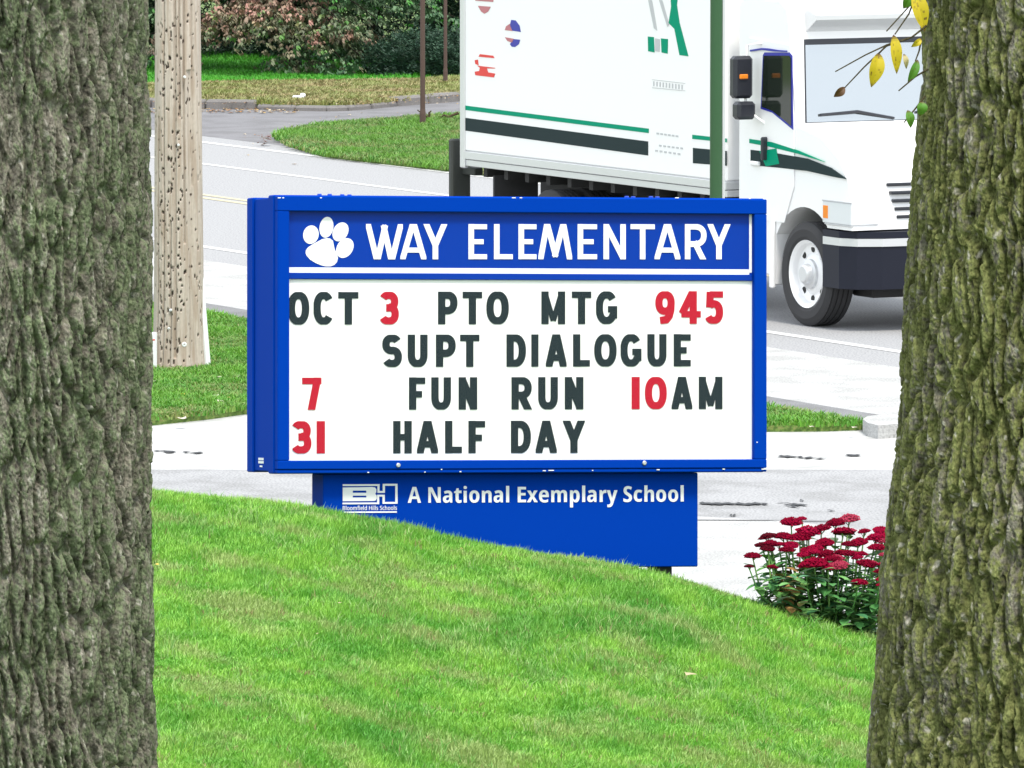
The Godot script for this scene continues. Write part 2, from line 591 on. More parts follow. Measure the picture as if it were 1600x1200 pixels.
func lawn_grass() -> void:
	rng.seed = 4
	var broad := noise(0.55, 31, 3)
	var fine := noise(3.1, 32, 2)
	var dead := noise(1.6, 33, 3)
	var places := []
	var tints := PackedColorArray()
	for i in 105000:
		var x := rng.randf_range(-4.2, 4.2)
		var d := rng.randf_range(28.6, 39.6)
		if absf(x) > 2.6 and rng.randf() < 0.5:
			continue
		var p := broad.get_noise_2d(x * 1.2, d * 0.8)
		var f := fine.get_noise_2d(x, d * 0.7)
		var k := dead.get_noise_2d(x * 0.9 + 0.4 * d, d * 0.8)
		var tall := clampf(0.95 + 0.5 * p + 0.35 * f + 0.25 * smoothstep(33.0, 36.5, d), 0.55, 1.7) * rng.randf_range(0.75, 1.2)
		var c := Color(0.14, 0.42, 0.035).lerp(Color(0.31, 0.60, 0.08), clampf(0.5 + 0.9 * f + rng.randf_range(-0.35, 0.35), 0, 1))
		c = c.lerp(Color(0.06, 0.30, 0.03), clampf(p * 1.3 - 0.05, 0, 0.7))
		c = c.lerp(Color(0.36, 0.46, 0.15), clampf(k * 2.0 - 0.1 + rng.randf_range(-0.25, 0.25) + 0.2 * smoothstep(34.5, 31.0, d), 0, 0.8))
		if rng.randf() < 0.02:
			c = Color(0.36, 0.30, 0.14)
		var b := Basis(Vector3.UP, rng.randf() * TAU).scaled(Vector3(1.1, tall, 1.1))
		places.append(Transform3D(b, Vector3(x, hill(x, d), -d)))
		tints.append(c)
	scatter_grass("lawn_grass", "mown bright green lawn grass on the slope before the blue sign", blade_tuft(1, 26, 0.04, 0.022, 0.052, 0.0048), places, tints)
	# coarse tufts that stand taller than the mown grass
	places = []
	tints = PackedColorArray()
	for i in 1500:
		var spot: Array = [[-1.45, 36.3, 0.35], [-0.2, 34.6, 0.3], [0.1, 34.3, 0.25], [1.0, 34.2, 0.4], [1.3, 33.4, 0.3], [0.55, 35.6, 0.3], [-0.9, 36.2, 0.4], [0.9, 36.5, 0.5]][i % 8]
		var x: float = spot[0] + rng.randfn() * spot[2] if i < 560 else rng.randf_range(-2.6, 2.6)
		var d: float = spot[1] + rng.randfn() * spot[2] if i < 560 else rng.randf_range(30.0, 37.0)
		var b := Basis(Vector3.UP, rng.randf() * TAU).scaled(Vector3.ONE * rng.randf_range(0.45, 1.05))
		places.append(Transform3D(b, Vector3(x, hill(x, d), -d)))
		tints.append(Color(0.10, 0.36, 0.03).lerp(Color(0.34, 0.5, 0.16), rng.randf()))
	scatter_grass("coarse_grass", "longer coarse blades standing out of the mown lawn", blade_tuft(9, 12, 0.03, 0.06, 0.11, 0.006), places, tints)
	# the rest of the slope, out of the picture
	places = []
	tints = PackedColorArray()
	for i in 16000:
		var x := rng.randf_range(-12.0, 12.0)
		var d := rng.randf_range(2.0, 44.0)
		if d > 28.6 and absf(x) < 4.2:
			continue
		var b := Basis(Vector3.UP, rng.randf() * TAU).scaled(Vector3(3.2, rng.randf_range(0.9, 1.5), 3.2))
		places.append(Transform3D(b, Vector3(x, hill(x, d), -d)))
		tints.append(Color(0.09, 0.30, 0.02).lerp(Color(0.2, 0.42, 0.04), rng.randf()))
	scatter_grass("slope_grass", "mown grass on the slope round the two tree trunks", blade_tuft(2, 26, 0.04, 0.022, 0.052, 0.0048), places, tints)


func patch_grass(called: String, label: String, outline: PackedVector2Array, lo: Vector2, hi: Vector2, ground_at: float, count: int, c0: Color, c1: Color, dry: Color, dryness: float, sown: int, size := 1.0) -> void:
	rng.seed = sown
	var clump := noise(0.7, sown, 3)
	var places := []
	var tints := PackedColorArray()
	for i in count:
		var p := Vector2(rng.randf_range(lo.x, hi.x), rng.randf_range(lo.y, hi.y))
		if not Geometry2D.is_point_in_polygon(p, outline):
			continue
		var k := clump.get_noise_2dv(p)
		var b := Basis(Vector3.UP, rng.randf() * TAU).scaled(Vector3(2.0, rng.randf_range(0.7, 1.25) * (1.1 + 0.5 * k), 2.0) * size)
		places.append(Transform3D(b, Vector3(p.x, ground_at, p.y)))
		tints.append(c0.lerp(c1, clampf(0.5 + k + rng.randf_range(-0.4, 0.4), 0, 1)).lerp(dry, clampf(dryness + rng.randf_range(-0.4, 0.4) - k * 0.8, 0, 1)))
	scatter_grass(called, label, blade_tuft(sown, 22, 0.05, 0.03, 0.065, 0.009), places, tints)


func far_grass() -> void:
	patch_grass("island_grass", "mown grass round the foot of the utility pole", island_outline, Vector2(-5, -76), Vector2(3, -60), 0.05, 30000, Color(0.06, 0.27, 0.02), Color(0.14, 0.36, 0.03), Color(0.3, 0.28, 0.1), 0.05, 51)
	patch_grass("wedge_grass", "grass on the wedge between road and side street", wedge_outline, Vector2(-4, -108), Vector2(1.5, -92), 0.04, 26000, Color(0.05, 0.20, 0.02), Color(0.13, 0.31, 0.03), Color(0.3, 0.27, 0.1), 0.15, 52, 1.25)
	patch_grass("verge_grass", "thin dry grass on the verge behind the far curb", verge_outline, Vector2(-7, -117), Vector2(1.5, -108), 0.08, 22000, Color(0.14, 0.20, 0.045), Color(0.24, 0.28, 0.07), Color(0.36, 0.27, 0.13), 0.4, 53, 1.2)
	patch_grass("far_lawn_grass", "vivid green lawn under the far trees", far_lawn_outline, Vector2(-8, -124), Vector2(1.5, -113), -0.03, 26000, Color(0.03, 0.25, 0.015), Color(0.08, 0.38, 0.02), Color(0.1, 0.3, 0.03), 0.1, 54, 1.9)


# ---------------------------------------------------------------- the two near trees
func edge_at(table: Array, py: float) -> float:
	if py <= table[0][0]:
		return table[0][1]
	for i in table.size() - 1:
		if py <= table[i + 1][0]:
			return lerpf(table[i][1], table[i + 1][1], (py - table[i][0]) / float(table[i + 1][0] - table[i][0]))
	return table[-1][1] + (py - table[-1][0]) * 0.10 * signf(table[-1][1] - table[0][1])


func bark_mesh(cx: float, d: float, table: Array, sown: int, foot: float, top: float, mossy: float) -> ArrayMesh:
	var plates := noise(1.0, sown, 1, FastNoiseLite.TYPE_CELLULAR)
	plates.cellular_return_type = FastNoiseLite.RETURN_DISTANCE2_SUB
	plates.cellular_distance_function = FastNoiseLite.DISTANCE_EUCLIDEAN
	plates.cellular_jitter = 0.95
	var chips := noise(1.0, sown + 1, 1, FastNoiseLite.TYPE_CELLULAR)
	chips.cellular_return_type = FastNoiseLite.RETURN_DISTANCE2_SUB
	var chip_tone := noise(1.0, sown + 1, 1, FastNoiseLite.TYPE_CELLULAR)
	chip_tone.cellular_return_type = FastNoiseLite.RETURN_CELL_VALUE
	var warp := noise(1.0, sown + 2, 3)
	var strand := noise(1.0, sown + 4, 2)
	var rough := noise(1.0, sown + 8, 2)
	var moss := noise(1.0, sown + 5, 3)
	var fleck := noise(1.0, sown + 6, 1)
	var rows := []
	var y := foot
	while y < top:
		rows.append(y)
		y += 0.0033 if y > 3.36 and y < 5.42 else 0.03 if y < 5.5 else 0.12
	# angles: fine where the camera looks, coarse behind; measured from +x towards +z
	var angles := []
	var g := -0.35
	while g < PI + 0.35:
		angles.append(g)
		g += 0.0078
	while g < TAU - 0.35 - 0.03:
		angles.append(g)
		g += 0.07
	var w := angles.size()
	var pos := PackedVector3Array()
	var col := PackedColorArray()
	pos.resize(rows.size() * w)
	col.resize(rows.size() * w)
	for i in rows.size():
		y = rows[i]
		var py := (EYE.y - y) / d * FOCAL - 500.0   # which row of the picture this height falls on
		var ex := (edge_at(table, py) - 800.0) / FOCAL * d
		var radius := absf(ex - cx) + 0.001
		if y < 3.4:
			radius += (3.4 - y) * (3.4 - y) * 1.2
		if y > 5.6:
			radius *= lerpf(1.0, 0.7, clampf((y - 5.6) / (top - 5.6), 0, 1))
		for j in w:
			var t: float = angles[j]
			var ca := cos(t)
			var sa := sin(t)
			var u := t * 0.4
			var jag := warp.get_noise_2d(u * 46.0 + 40.0, y * 20.0)
			var wu := u + warp.get_noise_2d(u * 4.0, y * 2.2) * 0.024 + jag * 0.006
			var wy := y + warp.get_noise_2d(u * 10.0 + 90.0, y * 3.0) * 0.07 + jag * 0.012
			var a := plates.get_noise_2d(wu * 30.0, wy * 5.6) + 1.0
			var b := chips.get_noise_2d(wu * 44.0, wy * 17.0) + 1.0
			var flake := chip_tone.get_noise_2d(wu * 44.0, wy * 17.0)
			var q := strand.get_noise_2d(wu * 75.0, y * 13.0)
			var r := rough.get_noise_2d(u * 120.0, y * 60.0)
			var ridge := smoothstep(0.02, 0.30, a)
			var crown := smoothstep(0.1, 0.7, a)
			var chip := smoothstep(0.0, 0.09, b)
			var h := 0.018 * ridge + 0.005 * crown + ridge * (0.0045 * chip + 0.0036 * flake) + 0.0028 * q + 0.0015 * r - 0.028
			var o := radius + h
			pos[i * w + j] = Vector3(cx + ca * o, y, -d + sa * o)
			var tone := 1.0 + 0.28 * flake + 0.5 * q + 0.6 * r
			var c := Color(0.235, 0.218, 0.18) * tone
			var damp := moss.get_noise_2d(u * 5.0, y * 2.0) + 0.8 * moss.get_noise_2d(u * 34.0 + 7.0, y * 15.0)
			var green := clampf(0.42 + 0.9 * damp + 0.8 * r + 0.6 * q + (0.4 - 0.6 * crown if mossy > 0.1 else 0.0) + mossy, 0.0, 0.8)
			c = c.lerp((Color(0.135, 0.155, 0.036) if mossy > 0.1 else Color(0.115, 0.155, 0.078)) * tone, green)
			var pale := fleck.get_noise_2d(u * 75.0, y * 26.0)
			if pale > 0.66 and chip > 0.9:
				c = c.lerp(Color(0.5, 0.48, 0.42), clampf((pale - 0.66) * 7.0, 0, 0.8))
			col[i * w + j] = Color(maxf(c.r, 0.01), maxf(c.g, 0.01), maxf(c.b, 0.008))
	var nor := PackedVector3Array()
	nor.resize(pos.size())
	var last := rows.size() - 1
	for i in rows.size():
		for j in w:
			var du := pos[i * w + (j + 1) % w] - pos[i * w + (j - 1 + w) % w]
			var dv := pos[mini(i + 1, last) * w + j] - pos[maxi(i - 1, 0) * w + j]
			nor[i * w + j] = dv.cross(du).normalized() if dv.cross(du).dot(pos[i * w + j] - Vector3(cx, rows[i], -d)) > 0.0 else du.cross(dv).normalized()
	var ix := PackedInt32Array()
	ix.resize((rows.size() - 1) * w * 6)
	var k := 0
	for i in rows.size() - 1:
		for j in w:
			var p := i * w + j
			var q := i * w + (j + 1) % w
			ix[k] = p
			ix[k + 1] = q
			ix[k + 2] = q + w
			ix[k + 3] = p
			ix[k + 4] = q + w
			ix[k + 5] = p + w
			k += 6
	var arrays := []
	arrays.resize(Mesh.ARRAY_MAX)
	for i in pos.size():
		pos[i] -= Vector3(cx, foot, -d)
	arrays[Mesh.ARRAY_VERTEX] = pos
	arrays[Mesh.ARRAY_NORMAL] = nor
	arrays[Mesh.ARRAY_COLOR] = col
	arrays[Mesh.ARRAY_INDEX] = ix
	var m := ArrayMesh.new()
	m.add_surface_from_arrays(Mesh.PRIMITIVE_TRIANGLES, arrays)
	return m


func leaf_spray(sown: int, leaves: int, spread: Vector3, length: float, width: float, droop: float) -> ArrayMesh:
	# a loose spray of folded, pointed leaves
	var g := RandomNumberGenerator.new()
	g.seed = sown
	var s := Shape.new()
	for i in leaves:
		var foot := Vector3(g.randf_range(-1, 1) * spread.x, g.randf_range(-1, 1) * spread.y, g.randf_range(-1, 1) * spread.z)
		var turn := g.randf() * TAU
		var ahead := (Vector3(cos(turn), -droop + g.randf_range(-0.35, 0.35), sin(turn))).normalized()
		var side := ahead.cross(Vector3(g.randf_range(-0.4, 0.4), 1, g.randf_range(-0.4, 0.4))).normalized()
		var up := side.cross(ahead).normalized()
		var l := length * g.randf_range(0.7, 1.2)
		var h := width * g.randf_range(0.8, 1.1) * 0.5
		var mid := foot + ahead * l * 0.45 - up * h * 0.25
		var tip := foot + ahead * l - up * l * 0.12
		s.tint = Color(1, 1, 1) * g.randf_range(0.7, 1.25)
		s.tri(foot, mid + side * h, tip)
		s.tri(foot, tip, mid - side * h)
	return s.mesh()


func near_tree(label: String, cx: float, d: float, table: Array, sown: int, mossy: float) -> Node3D:
	var foot := hill(cx, d) - 0.12
	var t := thing("tree", label, "tree", Vector3(cx, foot, -d), "trees framing the view of the sign")
	var top := 9.2
	put(bark_mesh(cx, d, table, sown, foot, top, mossy), "trunk", M.bark, t)
	rng.seed = sown
	var fork := Vector3(0, top - foot - 0.15, 0)
	var places := []
	var tints := PackedColorArray()
	for k in 6:
		var g := TAU * k / 6.0 + rng.randf_range(-0.3, 0.3)
		var reach := rng.randf_range(1.6, 2.6)
		var rise := rng.randf_range(1.6, 3.4)
		var s := Shape.new()
		s.tint = Color(0.11, 0.10, 0.085)
		var pts := [fork - Vector3(0, 0.5, 0), fork + Vector3(cos(g) * reach * 0.3, rise * 0.35, sin(g) * reach * 0.3), fork + Vector3(cos(g) * reach * 0.7, rise * 0.65, sin(g) * reach * 0.7), fork + Vector3(cos(g) * reach * 1.1, rise, sin(g) * reach * 1.1)]
		s.tube(pts, [0.2, 0.14, 0.09, 0.03], 9)
		put(s, "limb", M.bark, t)
		for i in 190:
			var p: Vector3 = pts[1].lerp(pts[3], rng.randf()) + Vector3(rng.randfn(), rng.randfn() * 0.6, rng.randfn()) * 0.55
			places.append(Transform3D(Basis(Vector3.UP, rng.randf() * TAU).scaled(Vector3.ONE * rng.randf_range(0.8, 1.3)), p))
			tints.append(Color(0.06, 0.13, 0.02).lerp(Color(0.22, 0.2, 0.03), rng.randf()))
	many("crown", leaf_spray(sown, 14, Vector3(0.22, 0.14, 0.22), 0.12, 0.055, 0.5), M.leaf, places, tints, t)
	return t


func leaf_blade(length: float, width: float, base: Color, tip_tint: Color) -> ArrayMesh:
	# one pointed leaf hanging down from its stalk at the origin, folded along its midrib
	var s := Shape.new()
	var n := 18
	var out := []
	for i in n + 1:
		out.append(pow(sin(PI * pow(float(i) / n, 0.8)), 0.9) if i < n else 0.0)
	var spots := noise(330.0, 12, 2)
	for side in [-1.0, 1.0]:
		for i in n:
			var a := -length * i / n
			var b := -length * (i + 1) / n
			var ka := float(i) / n
			var wa: float = out[i] * width * 0.5
			var wb: float = out[i + 1] * width * 0.5
			var bend_a := 0.006 * sin(ka * 4.0)
			var bend_b := 0.006 * sin((ka + 1.0 / n) * 4.0)
			for part in 4:
				var k0 := 0.25 * part
				var k1 := k0 + 0.25
				var c := base.lerp(tip_tint, clampf((ka - 0.8) * 6.0, 0.0, 1.0) + clampf((0.14 - ka) * 8.0, 0.0, 1.0))
				c = c.lerp(tip_tint, clampf(spots.get_noise_2d(side * wa * (k0 + 0.3), a) * 2.2 - 0.75, 0, 0.8))
				s.tint = c
				var p0 := Vector3(side * wa * k0, a, bend_a + 0.35 * wa * k0)
				var p1 := Vector3(side * wa * k1, a, bend_a + 0.35 * wa * k1)
				var p2 := Vector3(side * wb * k1, b, bend_b + 0.35 * wb * k1)
				var p3 := Vector3(side * wb * k0, b, bend_b + 0.35 * wb * k0)
				s.quad(p0, p3, p2, p1)
	return s.mesh()


func hanging_twigs(tree: Node3D, d: float) -> void:
	var o := tree.position
	for line in [[[1452, -70], [1436, -20], [1424, 6], [1385, 49]], [[1436, -20], [1420, 22], [1398, 54]], [[1448, 40], [1425, 58], [1386, 70], [1352, 86], [1305, 112]], [[1386, 70], [1374, 83]], [[1420, 60], [1385, 72], [1350, 105], [1319, 138]], [[1450, 108], [1430, 120], [1404, 142]], [[1440, 60], [1436, 80], [1430, 96]], [[1446, 150], [1430, 170], [1412, 192]]]:
		var s := Shape.new()
		s.tint = Color(0.10, 0.085, 0.05)
		var pts := []
		var radii := []
		for i in line.size():
			pts.append(at(line[i][0], line[i][1], d) - o)
			radii.append(lerpf(0.0024, 0.0011, float(i) / line.size()))
		s.tube(pts, radii, 6)
		put(s, "twig", M.bark, tree)
	var yellow := Color(0.55, 0.43, 0.015)
	var green := Color(0.09, 0.24, 0.02)
	var brown := Color(0.10, 0.045, 0.012)
	for l in [[1396, 54, 1402, 116, 17, yellow], [1373, 82, 1362, 137, 22, yellow], [1428, -14, 1446, 50, 24, yellow], [1434, 93, 1419, 131, 13, green], [1320, 136, 1303, 152, 12, brown], [1425, -12, 1412, 14, 18, green], [1440, 158, 1438, 182, 16, green], [1418, 172, 1424, 200, 13, green], [1440, 60, 1424, 74, 9, yellow], [1412, 84, 1417, 108, 8, Color(0.5, 0.42, 0.2)]]:
		var a := at(l[0], l[1], d)
		var b := at(l[2], l[3], d)
		var down := (a - b).normalized()
		var z := Vector3(0.25, 0.05, 1).normalized()
		var x := down.cross(z).normalized()
		put(leaf_blade((a - b).length(), l[4] * d / FOCAL * 1.1, l[5], brown), "leaf", M.leaf, tree, Transform3D(Basis(x, down, x.cross(down)), a - o))


func make_trees() -> void:
	near_tree("thick rough-barked trunk with grey green lichen, at the left edge beside the utility pole", -1.235, 18.0, [[0, 230], [200, 233], [400, 236], [600, 234], [800, 234], [1000, 236], [1200, 240]], 101, 0.0)
	var r := near_tree("thick trunk with yellow green moss in its furrows, at the right edge beside the truck", 1.34, 18.0, [[0, 1442], [150, 1438], [250, 1428], [330, 1421], [500, 1413], [650, 1407], [760, 1395], [900, 1380], [1000, 1374], [1100, 1368], [1200, 1360]], 202, 0.22)
	hanging_twigs(r, 17.7)


# ---------------------------------------------------------------- cut letters made of strokes
func arc(cx: float, cy: float, rx: float, ry: float, from: float, to: float, square := 0.86) -> Array:
	var p := []
	var n := maxi(6, int(absf(to - from) / 12.0))
	for i in n + 1:
		var g := deg_to_rad(lerpf(from, to, float(i) / n))
		var c := cos(g)
		var s := sin(g)
		p.append(Vector2(cx + rx * signf(c) * pow(absf(c), square), cy + ry * signf(s) * pow(absf(s), square)))
	return p


func strokes_of(ch: String) -> Array:
	var stem := [Vector2(0, -1), Vector2(0, 2)]
	var right_stem := [Vector2(1, -1), Vector2(1, 2)]
	var top := [Vector2(-1, 1), Vector2(2, 1)]
	match ch:
		"O", "0":
			return [arc(0.5, 0.5, 0.5, 0.5, 88, 272), arc(0.5, 0.5, 0.5, 0.5, 268, 452)]
		"C":
			return [arc(0.5, 0.5, 0.52, 0.5, 38, 322)]
		"G":
			return [arc(0.5, 0.5, 0.52, 0.5, 38, 326), [Vector2(1, 0.08), Vector2(1, 0.42)], [Vector2(0.6, 0.44), Vector2(1.4, 0.44)]]
		"T":
			return [top, [Vector2(0.5, -1), Vector2(0.5, 1.0)]]
		"3":
			return [arc(0.42, 0.755, 0.53, 0.245, 152, -90) + [Vector2(0.2, 0.51)], arc(0.42, 0.27, 0.58, 0.27, 90, -152)]
		"P":
			return [stem, [Vector2(0, 1), Vector2(0.45, 1)] + arc(0.45, 0.7, 0.55, 0.3, 80, -80) + [Vector2(0.45, 0.4), Vector2(0, 0.4)]]
		"M":
			return [stem, right_stem, [Vector2(-0.02, 1.12), Vector2(0.5, 0.0)], [Vector2(1.02, 1.12), Vector2(0.5, 0.0)]]
		"9":
			return [arc(0.5, 0.68, 0.5, 0.32, 88, 272), arc(0.5, 0.68, 0.5, 0.32, 268, 452), [Vector2(1, 0.68), Vector2(0.97, 0.4), Vector2(0.84, 0.17), Vector2(0.6, 0.03), Vector2(0.1, 0.0)]]
		"4":
			return [[Vector2(0.72, 1.15), Vector2(-0.06, 0.26)], [Vector2(-0.1, 0.24), Vector2(2, 0.24)], [Vector2(0.72, -1), Vector2(0.72, 2)]]
		"5":
			return [[Vector2(0.06, 1), Vector2(2, 1)], [Vector2(0.1, 1.1), Vector2(0.04, 0.5)], [Vector2(0.04, 0.56), Vector2(0.2, 0.62)] + arc(0.42, 0.32, 0.58, 0.32, 95, -150)]
		"S":
			return [arc(0.5, 0.755, 0.48, 0.245, 28, 270) + [Vector2(0.56, 0.505)], arc(0.5, 0.26, 0.5, 0.26, 90, -150)]
		"U":
			return [[Vector2(0, 2), Vector2(0, 0.34)] + arc(0.5, 0.34, 0.5, 0.34, 190, 350) + [Vector2(1, 0.34), Vector2(1, 2)]]
		"D":
			return [stem, [Vector2(0, 1), Vector2(0.35, 1)] + arc(0.35, 0.5, 0.65, 0.5, 82, -82) + [Vector2(0.35, 0), Vector2(0, 0)]]
		"A":
			return [[Vector2(-0.12, -0.3), Vector2(0.56, 1.3)], [Vector2(1.12, -0.3), Vector2(0.44, 1.3)], [Vector2(0.15, 0.22), Vector2(0.85, 0.22)]]
		"L":
			return [stem, [Vector2(0, 0), Vector2(2, 0)]]
		"E":
			return [stem, [Vector2(0, 1), Vector2(2, 1)], [Vector2(0, 0.5), Vector2(0.95, 0.5)], [Vector2(0, 0), Vector2(2, 0)]]
		"F":
			return [stem, [Vector2(0, 1), Vector2(2, 1)], [Vector2(0, 0.47), Vector2(1.05, 0.47)]]
		"N":
			return [stem, right_stem, [Vector2(-0.05, 1.1), Vector2(1.05, -0.1)]]
		"R":
			return [stem, [Vector2(0, 1), Vector2(0.42, 1)] + arc(0.42, 0.71, 0.55, 0.29, 80, -80) + [Vector2(0.42, 0.42), Vector2(0, 0.42)], [Vector2(0.4, 0.5), Vector2(1.12, -0.3)]]
		"7":
			return [top, [Vector2(1.0, 1.15), Vector2(0.36, -0.4)]]
		"H":
			return [stem, right_stem, [Vector2(0, 0.5), Vector2(1, 0.5)]]
		"Y":
			return [[Vector2(-0.12, 1.3), Vector2(0.5, 0.38)], [Vector2(1.12, 1.3), Vector2(0.5, 0.38)], [Vector2(0.5, 0.45), Vector2(0.5, -1)]]
		"W":
			return [[Vector2(-0.08, 1.3), Vector2(0.3, -0.3)], [Vector2(0.24, -0.3), Vector2(0.53, 1.05)], [Vector2(0.47, 1.05), Vector2(0.76, -0.3)], [Vector2(0.7, -0.3), Vector2(1.08, 1.3)]]
		"m":  # the spread M of the heading
			return [[Vector2(-0.06, -0.3), Vector2(0.24, 1.25)], [Vector2(0.2, 1.15), Vector2(0.52, -0.0)], [Vector2(0.8, 1.15), Vector2(0.48, -0.0)], [Vector2(1.06, -0.3), Vector2(0.76, 1.25)]]
	return [[Vector2(0.5, -1), Vector2(0.5, 2)]]


func ribbon(line: Array, t: float) -> PackedVector2Array:
	var left := PackedVector2Array()
	var right := PackedVector2Array()
	for i in line.size():
		var a: Vector2 = line[maxi(i - 1, 0)]
		var b: Vector2 = line[mini(i + 1, line.size() - 1)]
		var p: Vector2 = line[i]
		var n0 := (p - a).normalized().orthogonal() if i > 0 else (b - p).normalized().orthogonal()
		var n1 := (b - p).normalized().orthogonal() if i < line.size() - 1 else n0
		var m := (n0 + n1).normalized()
		var k := t * 0.5 / maxf(m.dot(n0), 0.5)
		left.append(p + m * k)
		right.append(p - m * k)
	right.reverse()
	left.append_array(right)
	return left


func add_letter(s: Shape, ch: String, x0: float, y0: float, w: float, h: float, t: float, z: float, thick: float, place: Transform3D) -> void:
	var frame := PackedVector2Array([Vector2(x0, y0), Vector2(x0 + w, y0), Vector2(x0 + w, y0 + h), Vector2(x0, y0 + h)])
	if ch == "I" or ch == "1":
		s.prism(frame, z, z + thick, place)
		return
	var i := 0
	for line in strokes_of(ch):
		var pts := []
		for q in line:
			pts.append(Vector2(x0 + t / 2 + q.x * (w - t), y0 + t * 0.45 + q.y * (h - t * 0.9)))
		var level: bool = line.size() == 2 and absf(line[0].y - line[1].y) < 0.01
		for piece in Geometry2D.intersect_polygons(ribbon(pts, t * (0.86 if level else 0.72 if ch == "M" and absf(line[0].x - line[1].x) > 0.1 else 1.0)), frame):
			s.prism(piece, z, z + thick + 0.00025 * i, place)
		i += 1


func add_text(s: Shape, words: String, x0: float, x1: float, y0: float, cap: float, z: float, bold: bool, place: Transform3D) -> void:
	# set in a system face, fitted between x0 and x1 with capitals of the given height
	var f := SystemFont.new()
	f.font_names = PackedStringArray(["Droid Sans"])
	f.font_weight = 700 if bold else 400
	var t := TextMesh.new()
	t.font = f
	t.text = words
	t.font_size = 64
	t.pixel_size = 0.01
	t.depth = 0.1
	t.curve_step = 1.0
	t.horizontal_alignment = HORIZONTAL_ALIGNMENT_LEFT
	t.vertical_alignment = VERTICAL_ALIGNMENT_BOTTOM
	var a := t.get_mesh_arrays()
	var v: PackedVector3Array = a[Mesh.ARRAY_VERTEX]
	var ix: PackedInt32Array = a[Mesh.ARRAY_INDEX] if a[Mesh.ARRAY_INDEX] != null else PackedInt32Array(range(v.size()))
	var lo := Vector3.INF
	var hi := -Vector3.INF
	for p in v:
		lo = lo.min(p)
		hi = hi.max(p)
	var drop := 0.0
	for ch in "gjpqy":
		if ch in words:
			drop = 0.155
	var kx := (x1 - x0) / (hi.x - lo.x)
	var base := lo.y + drop * 0.64 * 1.35 if drop > 0.0 else lo.y
	var ky := cap / (0.64 * 0.714)
	for i in range(0, ix.size(), 3):
		var q := []
		for k in 3:
			var p := v[ix[i + k]]
			q.append(place * Vector3(x0 + (p.x - lo.x) * kx, y0 + (p.y - base) * ky, z + (p.z - lo.z) / (hi.z - lo.z) * 0.003))
		s.tri(q[0], q[2], q[1])


# ---------------------------------------------------------------- the school sign
var sign_o := Vector3.ZERO
var sign_e := Vector3.ZERO
var sign_n := Vector3.ZERO
var sign_place := Transform3D()
var sign_u := Vector3.UP


func face_at(px: float, py: float, back := 0.0) -> Vector2:
	# place on the sign's face (or on a plane that far behind it), in metres right and up of its middle
	var p := on_plane(px, py, sign_o - sign_n * back, sign_n) - sign_o
	return Vector2(p.dot(sign_e), p.dot(sign_u))


func face_rect(s: Shape, px0: float, py0: float, px1: float, py1: float, z0: float, z1: float, bevel := 0.0, back := 0.0) -> void:
	var a := face_at(px0, py1, back)
	var b := face_at(px1, py0, back)
	s.box(Vector3(minf(a.x, b.x), minf(a.y, b.y), z0), Vector3(maxf(a.x, b.x), maxf(a.y, b.y), z1), bevel, sign_place)


